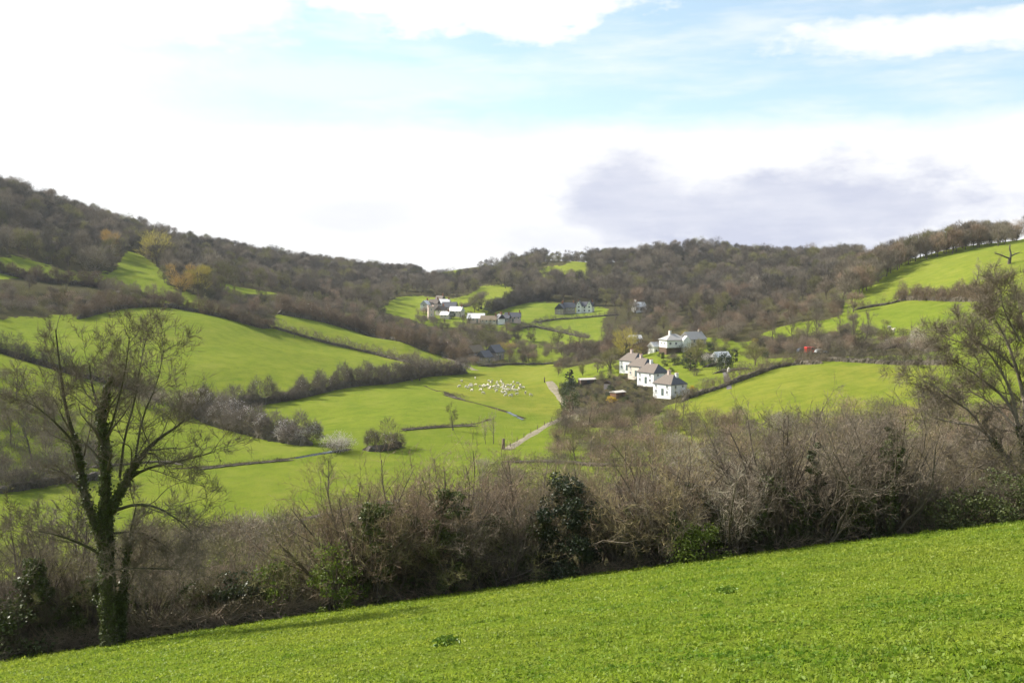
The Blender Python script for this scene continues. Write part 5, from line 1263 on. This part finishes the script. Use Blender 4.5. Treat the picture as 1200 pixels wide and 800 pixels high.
leafbush('green_bush', 820, -.75, 1.45, 1.5, 4200, .09, 'leaf_fresh', 'fresh yellow-green low bush at the foot of the hedgerow', 3)
leafbush('green_bush', 318, 1.0, 2.0, 1.5, 3400, .10, 'leaf_fresh', 'light green leafing bush between the ash and the hazels', 4)
leafbush('green_bush', 388, -.3, 2.6, 1.1, 2600, .10, 'leaf_fresh', 'greenish bush against the first dense hazels', 5)
leafbush('ivy_bush', 270, 1.0, 1.9, 1.3, 5200, .10, 'evergreen', 'dark glossy evergreen bush in the gap beside the ash', 6)
leafbush('ivy_bush', 236, 1.3, 1.6, 1.0, 3000, .10, 'ivy', 'small ivy bush nearest to the ash in the gap', 7)
leafbush('ivy_bush', 440, -.2, 4.4, .85, 5200, .10, 'ivy', 'ivy-smothered stem rising through the first hazels', 8)
leafbush('ivy_bush', 526, -.3, 4.2, .9, 5200, .10, 'ivy', 'ivy-smothered stem in the middle of the hazels', 9)
leafbush('ivy_bush', 32, .8, 3.4, .9, 4200, .11, 'ivy', 'ivy-covered old trunk at the corner of the near field', 10)
leafbush('ivy_bush', 2, .2, 2.0, 1.5, 4200, .11, 'ivy', 'dark bush at the very corner of the near field', 11)
leafbush('ivy_bush', 97, .5, 2.4, .8, 3400, .11, 'ivy', 'ivy-covered stub just beside the trunk of the ash', 12)
leafbush('ivy_bush', 1120, .6, 1.5, 1.9, 5000, .09, 'evergreen_olive', 'olive-leaved bramble mound in the low hedge under the large tree', 13)
leafbush('ivy_bush', 1190, .4, 1.7, 2.0, 5000, .09, 'evergreen_olive', 'olive-leaved bush in the low hedge beneath the trunk of the large tree', 14)
leafbush('ivy_bush', 858, .3, 2.0, .9, 3600, .09, 'ivy', 'dark ivy mass at the foot of the leaning coppice stool', 15)

for k, (px, bk, h_, r_, n_, mt, lb) in enumerate(((478,.5,3.4,.75,3400,'ivy','ivy-smothered stump between the two tall ivy stems in the hazels'),(582,.6,3.0,.9,3400,'evergreen_olive','olive-green ivy bush in the hazels just before the holly'),
        (752,.7,2.6,.8,2600,'evergreen_olive','olive bush in the hazels after the holly'),(900,.2,3.6,.5,2400,'ivy','upright ivy column inside the spreading coppice stool'),(958,.3,4.2,.45,2400,'ivy','upright ivy column beside the tallest coppice stool'),
        (1046,.3,4.4,.55,2800,'evergreen_olive','ivy head on the last splayed coppice stool before the low hedge'),(1000,.5,2.,1.1,2600,'ivy','dark ivy mass low between the splayed coppice stools'),(412,.6,2.2,1.,2600,'ivy','dark ivy mass at the foot of the first hazels'))):
    leafbush('ivy_bush', px, bk, h_, r_, n_, .10, mt, lb, 30 + k)
# bramble, dead bracken and ivy along the foot of the hedgerow
rs = np.random.RandomState(31); n = 42000
X = rs.uniform(-24, 34, n); X[:15000] = rs.uniform(-17, -5, 15000); Yh = hedge_Y(X)
off = np.abs(rs.normal(size=n)) * .8 - .15; Y = Yh + off
hb = np.where(X < -5.5, 1.15, .7) * (.55 + .5 * np.abs(np.sin(X * 1.7) * np.sin(X * .63 + 1)))
Z = hgt(X, Y) + rs.beta(1.3, 1.5, n) * hb
m1 = MB(); m1.quads(leaves(rs, np.c_[X, Y, Z], .09), 0)
n2 = 13000; X = rs.uniform(-24, 34, n2); X[:7000] = rs.uniform(-16.5, -5, 7000); Y = hedge_Y(X) + np.abs(rs.normal(size=n2)) * .6 - .2; hb = np.where(X < -5.5, 1.1, .6)
Pq = np.c_[X, Y, hgt(X, Y) + rs.uniform(0, .5, n2) * hb]; D = np.c_[rs.normal(size=n2) * .7, -np.abs(rs.normal(size=n2)) * .5, rs.uniform(-.3, 1, n2)]
m1.tris(slivers(rs, Pq, D, rs.uniform(.3, .9, n2), .022), 1)
tag(m1.build('undergrowth', [M['bramble'], M['deadstem']]), 'tangle of bramble and dead bracken along the foot of the near hedgerow', 'undergrowth', None, 'stuff')

# ------------------------------------------------------------------ the two big trees
def pt(px, py, D): r = ray(px, py); return r * (D / r[1])
def big_tree(name, label, trunk, limbs, spec, twig, bark, seed, D0, ivy_to=None, tips_per=5, tipL=.45, tipW=.014, kids_n=11, kidL=2.2, updir=.15):
    rs = np.random.RandomState(seed); t0 = pt(*trunk[0][:2], D0); base = Vector((t0[0], t0[1], h1(t0[0], t0[1])))
    root = empty(name, base, 0, label, 'tree'); B = np.array(base); out, tips, main = [], [], []
    tp = np.array([pt(x, y, D0) for x, y, r in trunk]) - B; tr = [r for _, _, r in trunk]; tp[0] = [0, 0, -.5]
    m = MB(); m.tube(np.array(tp), tr, 12, 0); m.build('trunk', [M[bark]], root)
    for px, r0, r1, dd in limbs:
        P = np.array([pt(x, y, D0 + dd * (i / (len(px) - 1)) + (rs.uniform(-.12, .12) if i else 0)) for i, (x, y) in enumerate(px)]) - B
        P, _L = smoothline(P, 1), 0; k = len(P); R = np.linspace(r0, r1, k) ; main.append((P, R)); out.append((P, R, 0))
        n = kids_n
        for j in range(n):
            t = .22 + .78 * (j + rs.uniform(.1, .9)) / n; f = t * (k - 1); i = min(k - 2, int(f)); q = P[i] + (P[i + 1] - P[i]) * (f - i); tg = unit(P[i + 1] - P[i])
            a = rs.normal(size=3); a = unit(a - tg * a.dot(tg)); an = math.radians(rs.uniform(25, 60)); d = tg * math.cos(an) + a * math.sin(an) + np.array([0, 0, updir])
            grow(rs, out, tips, q, d, kidL * rs.uniform(.5, 1.15) * (1 - .4 * t), max(.012, R[i] * .38), 1, spec)
        tips.append((P[-3:], 1.))
    m = MB(); limbs_mesh([o for o in out if o[2] == 0], m, (8, 5, 4, 3)); lm = m.build('limbs', [M[bark]], root)
    m = MB(); limbs_mesh([o for o in out if o[2] > 0], m, (8, 5, 4, 3)); m.tris(tip_slivers(rs, tips, tips_per, tipL, tipW)); m.build('twigs', [M[twig]], root)
    if ivy_to:
        m = MB(); ivy_on(rs, tp, np.array(tr), 10000, .085, m, .06)
        for i, fr, n in ivy_to: ivy_on(rs, main[i][0], main[i][1], n, .09, m, .08, fr)
        m.build('ivy', [M['ivy']], root)
    return root
ASH = [dict(), dict(seg=6, gnarl=.18, up=.02, n=(6, 9), t0=.2, taper=.75), dict(seg=4, gnarl=.22, up=.04, n=(4, 6), t0=.2, ang=(25, 60), lr=.5, taper=.75), dict(seg=3, gnarl=.2, up=.08, n=0, t0=.2, ang=(25, 60), lr=.55, taper=.7)]
big_tree('ash_tree', 'tall bare ash with a thick ivy-clad trunk at the lower corner of the near field',
         [(131,762,.38),(129,735,.27),(127,700,.235),(124,655,.22),(123,618,.21),(123,590,.16)],
         [([(119,630),(107,603),(99,580),(95,550),(90,523),(81,494),(75,468),(70,430),(65,386)], .15, .018, 1.2),
          ([(123,610),(123,580),(124,547),(122,510),(120,486),(124,462),(131,440)], .19, .03, -.6),
          ([(124,540),(116,505),(117,480),(108,455),(104,425)], .09, .015, .8),
          ([(128,600),(142,575),(158,545),(172,526),(188,512),(207,500),(222,486)], .13, .016, -1.4),
          ([(150,562),(168,550),(194,543),(224,537),(252,529)], .06, .012, -1.6),
          ([(134,598),(160,590),(186,594),(212,611),(224,622)], .06, .01, -2.2),
          ([(130,625),(160,622),(184,632),(204,648)], .05, .01, 1.4),
          ([(128,668),(160,665),(202,667)], .045, .01, -1.), ([(120,650),(98,638),(72,628),(45,622)], .06, .01, -1.4),
          ([(140,560),(146,510),(158,470),(164,430),(170,400)], .05, .01, 1.6), ([(158,540),(166,490),(184,450),(192,410)], .045, .01, 1.0),
          ([(124,520),(136,480),(146,440),(152,395)], .05, .01, -1.0), ([(88,520),(70,500),(48,480),(30,470)], .05, .01, -1.)],
         ASH, 'twig', 'bark_moss', 41, 33.2, ivy_to=[(0, .55, 2000), (1, .95, 3600), (3, .4, 1800), (2, .5, 900)], kids_n=13, kidL=2.4, tips_per=5, tipL=.36, tipW=.011)
rs_ = np.random.RandomState(8)
big_tree('young_ash', 'thin ivy-clad second stem leaning beside the trunk of the big ash', [(140,757,.12),(141,720,.10),(144,690,.09)], [([(144,692),(148,660),(152,625),(160,590)], .08, .015, -.4), ([(143,700),(158,670),(168,640)], .05, .01, .5)],
         ASH, 'twig', 'bark_moss', 42, 33.4, ivy_to=[(0, .6, 900)], kids_n=6, kidL=1.3)
OAK = [dict(), dict(seg=5, gnarl=.2, up=.02, n=(7, 10), t0=.15, taper=.75), dict(seg=4, gnarl=.22, up=.04, n=(5, 7), t0=.15, ang=(25, 60), lr=.52, taper=.75), dict(seg=3, gnarl=.22, up=.06, n=0, t0=.2, ang=(25, 60), lr=.55, taper=.7)]
big_tree('spreading_tree', 'large spreading leafless tree with pale twigs at the eastern edge of the photo',
         [(1204,606,.32),(1203,585,.28),(1204,560,.26),(1205,530,.22)],
         [([(1202,568),(1192,556),(1181,540),(1169,524),(1156,508),(1141,498),(1115,495),(1088,487)], .12, .014, -1.), ([(1156,508),(1138,482),(1118,470),(1095,452),(1070,440)], .06, .01, -1.6),
          ([(1205,545),(1199,520),(1192,490),(1176,464),(1160,452),(1135,432),(1108,418)], .11, .012, 1.2), ([(1192,490),(1184,455),(1168,425),(1148,400),(1125,384)], .08, .012, -1.2),
          ([(1205,530),(1203,490),(1198,455),(1188,420),(1178,395),(1167,375),(1160,362)], .12, .012, .4), ([(1200,470),(1208,430),(1204,400),(1197,372),(1193,352)], .1, .012, 1.6),
          ([(1205,540),(1225,500),(1240,450),(1245,400),(1240,350)], .12, .012, -.6), ([(1205,545),(1240,515),(1275,480),(1300,440)], .11, .012, .8),
          ([(1204,560),(1180,556),(1150,548),(1120,545)], .06, .01, -1.8), ([(1204,520),(1212,470),(1226,420),(1222,385),(1216,362)], .09, .012, -1.8), ([(1205,555),(1235,545),(1270,530),(1310,520)], .08, .01, -.8),
          ([(1188,430),(1160,405),(1130,402),(1105,395)], .05, .01, .4), ([(1190,500),(1160,470),(1130,455),(1100,470)], .05, .01, 1.8), ([(1196,400),(1182,375),(1174,355),(1172,340)], .05, .01, -.6)],
         OAK, 'twig', 'bark_pale', 51, 43.0, ivy_to=[(0, .5, 1500), (2, .3, 1500)], kids_n=16, kidL=2.1, tips_per=5, tipL=.42, tipW=.0125)
OLDT = [dict(), dict(seg=4, gnarl=.3, up=.0, n=(2, 4), t0=.4, taper=.6), dict(seg=3, gnarl=.3, up=.03, n=0, t0=.3, ang=(30, 60), lr=.5, taper=.6), dict(seg=2, gnarl=.2, up=0, n=0, t0=.2, ang=(20, 40), lr=.5)]
p_ = hit(1183, 309); 
big_tree('dead_tree', 'dark dead tree with two crooked arms on the upper eastern pasture', [(1183,311,.75),(1183,306,.65),(1184,302,.55)],
         [([(1184,303),(1178,301),(1172,298),(1166,297)], .4, .15, .2), ([(1184,303),(1185,297),(1183,291),(1184,287)], .45, .18, .2), ([(1185,300),(1191,297),(1195,296)], .3, .12, .3)], OLDT[:3], 'twig_dark', 'twig_dark', 61, float(p_.y), kids_n=3, kidL=2.6, tips_per=3, tipL=1.2, tipW=.09)

# ------------------------------------------------------------------ the near field's sward
rs = np.random.RandomState(77); n = 46000
U = rs.uniform(0, 1, n); Y = 6.5 * (44 / 6.5) ** U; X = rs.uniform(-1, 1, n) * (.62 * Y + 7); Yh = hedge_Y(X)
k = Y < Yh + .4; X, Y = X[k], Y[k]
def vnoise(X, Y, s, seed):
    r = np.random.RandomState(seed); z = 0
    for _ in range(7): t = r.uniform(0, 6.28); L = s * r.uniform(.6, 1.6); z = z + np.sin((X * math.cos(t) + Y * math.sin(t)) * 6.28 / L + r.uniform(0, 6.28))
    return z / 7 * 1.9
cl = vnoise(X, Y, 1.1, 1) + .6 * vnoise(X, Y, .45, 2) + .5 * rs.normal(size=len(X))
k = cl > -.75; X, Y, cl = X[k], Y[k], cl[k]; nc = len(X)
per = 12; tall_ = np.clip(.5 + .9 * vnoise(X, Y, 4.5, 3) + .5 * vnoise(X, Y, 1.6, 4), .15, 1.9); hh = np.clip((.04 + .03 * cl) * (.45 + .8 * tall_), .012, .17) * (1 + .2 * rs.normal(size=nc))
ci = np.repeat(np.arange(nc), per); sz = np.clip(Y[ci] / 24., .75, 1.35)
rad = (.07 + .09 * rs.uniform(size=nc))[ci] * sz; a = rs.uniform(0, 6.28, len(ci)); q = np.sqrt(rs.uniform(0, 1, len(ci)))
LX = X[ci] + np.cos(a) * q * rad; LY = Y[ci] + np.sin(a) * q * rad; LZ = hgt(LX, LY) + hh[ci] * (1 - .75 * q ** 2) * rs.uniform(.5, 1.1, len(ci))
mb = MB(); PP = np.c_[LX, LY, LZ]; sp_ = rs.uniform(size=len(ci)) < .55
mb.quads(leaves(rs, PP[sp_], .062 * sz[sp_], .55), 0)
D = np.c_[np.cos(a) * .5, np.sin(a) * .5, np.full(len(ci), .8)] + rs.normal(size=(len(ci), 3)) * .3
PB = PP.copy(); PB[:, 2] -= .03
mb.tris(slivers(rs, PB[~sp_], D[~sp_], (rs.uniform(.05, .13, len(ci)) * sz)[~sp_], .022), 0)
m, nt, b = new_mat('near_sward'); g = nt.nodes.new('ShaderNodeNewGeometry')
a1 = noise(nt, .55, 4, g.outputs['Position'], .6); a2 = noise(nt, 5., 3, g.outputs['Position'], .7); a3 = noise(nt, .12, 3, g.outputs['Position'])
cc = mixc(nt, ramp(nt, a1, [(.36, (0, 0, 0)), (.62, (1, 1, 1))]), (.115, .215, .014), (.265, .345, .03))
cc = mixc(nt, ramp(nt, a2, [(.45, (0, 0, 0)), (.75, (.8, .8, .8))]), cc, (.32, .35, .055)); cc = mixc(nt, ramp(nt, a3, [(.4, (0, 0, 0)), (.65, (.5, .5, .5))]), cc, (.29, .32, .04))
nt.links.new(cc, b.inputs['Base Color']); b.inputs['Roughness'].default_value = .55; b.inputs['Specular IOR Level'].default_value = .25
t_ = nt.nodes.new('ShaderNodeBsdfTranslucent'); nt.links.new(cc, t_.inputs['Color']); mx = nt.nodes.new('ShaderNodeMixShader'); mx.inputs[0].default_value = .5
nt.links.new(b.outputs[0], mx.inputs[1]); nt.links.new(t_.outputs[0], mx.inputs[2]); nt.links.new(mx.outputs[0], nt.nodes['Material Output'].inputs['Surface'])
tag(mb.build('grass', [m]), 'lush bright green grass and clover of the sloping near field', 'grass', None, 'stuff')
def weed(px, py, s, label, seed):
    p = hit(px, py); rs = np.random.RandomState(seed); P = ball(rs, 150, (.26 * s, .24 * s, .11 * s), .1); P[:, 2] = np.abs(P[:, 2]) + .05
    m = MB(); m.quads(leaves(rs, P, .075 * s, .7)); tag(m.build('weed_tuft', [M['weed']], None, p), label, 'weed tuft')
M['weed'] = foliage('dock_leaf', (.10, .175, .016), (.15, .23, .024), .5, .3, .25, 3)
weed(523, 756, 1., 'dark green dock tuft, lowest of the big tufts in the near field', 1); weed(851, 695, .95, 'dark green tuft alone on the smooth part of the near field', 2); 

# ------------------------------------------------------------------ the air of the valley
HAZE = True
if HAZE:
    m = MB(); m.box((0, 560, 15), (2600, 1500, 190)); hz = m.build('haze', []); tag(hz, 'thin pale spring haze filling the valley', 'haze', None, 'stuff')
    mt = bpy.data.materials.new('valley_haze'); mt.use_nodes = True; nt = mt.node_tree; nt.nodes.remove(nt.nodes['Principled BSDF'])
    v = nt.nodes.new('ShaderNodeVolumePrincipled'); v.inputs['Color'].default_value = (.86, .91, 1, 1); v.inputs['Density'].default_value = .00006; v.inputs['Anisotropy'].default_value = .2
    nt.links.new(v.outputs[0], nt.nodes['Material Output'].inputs['Volume']); hz.data.materials.append(mt)
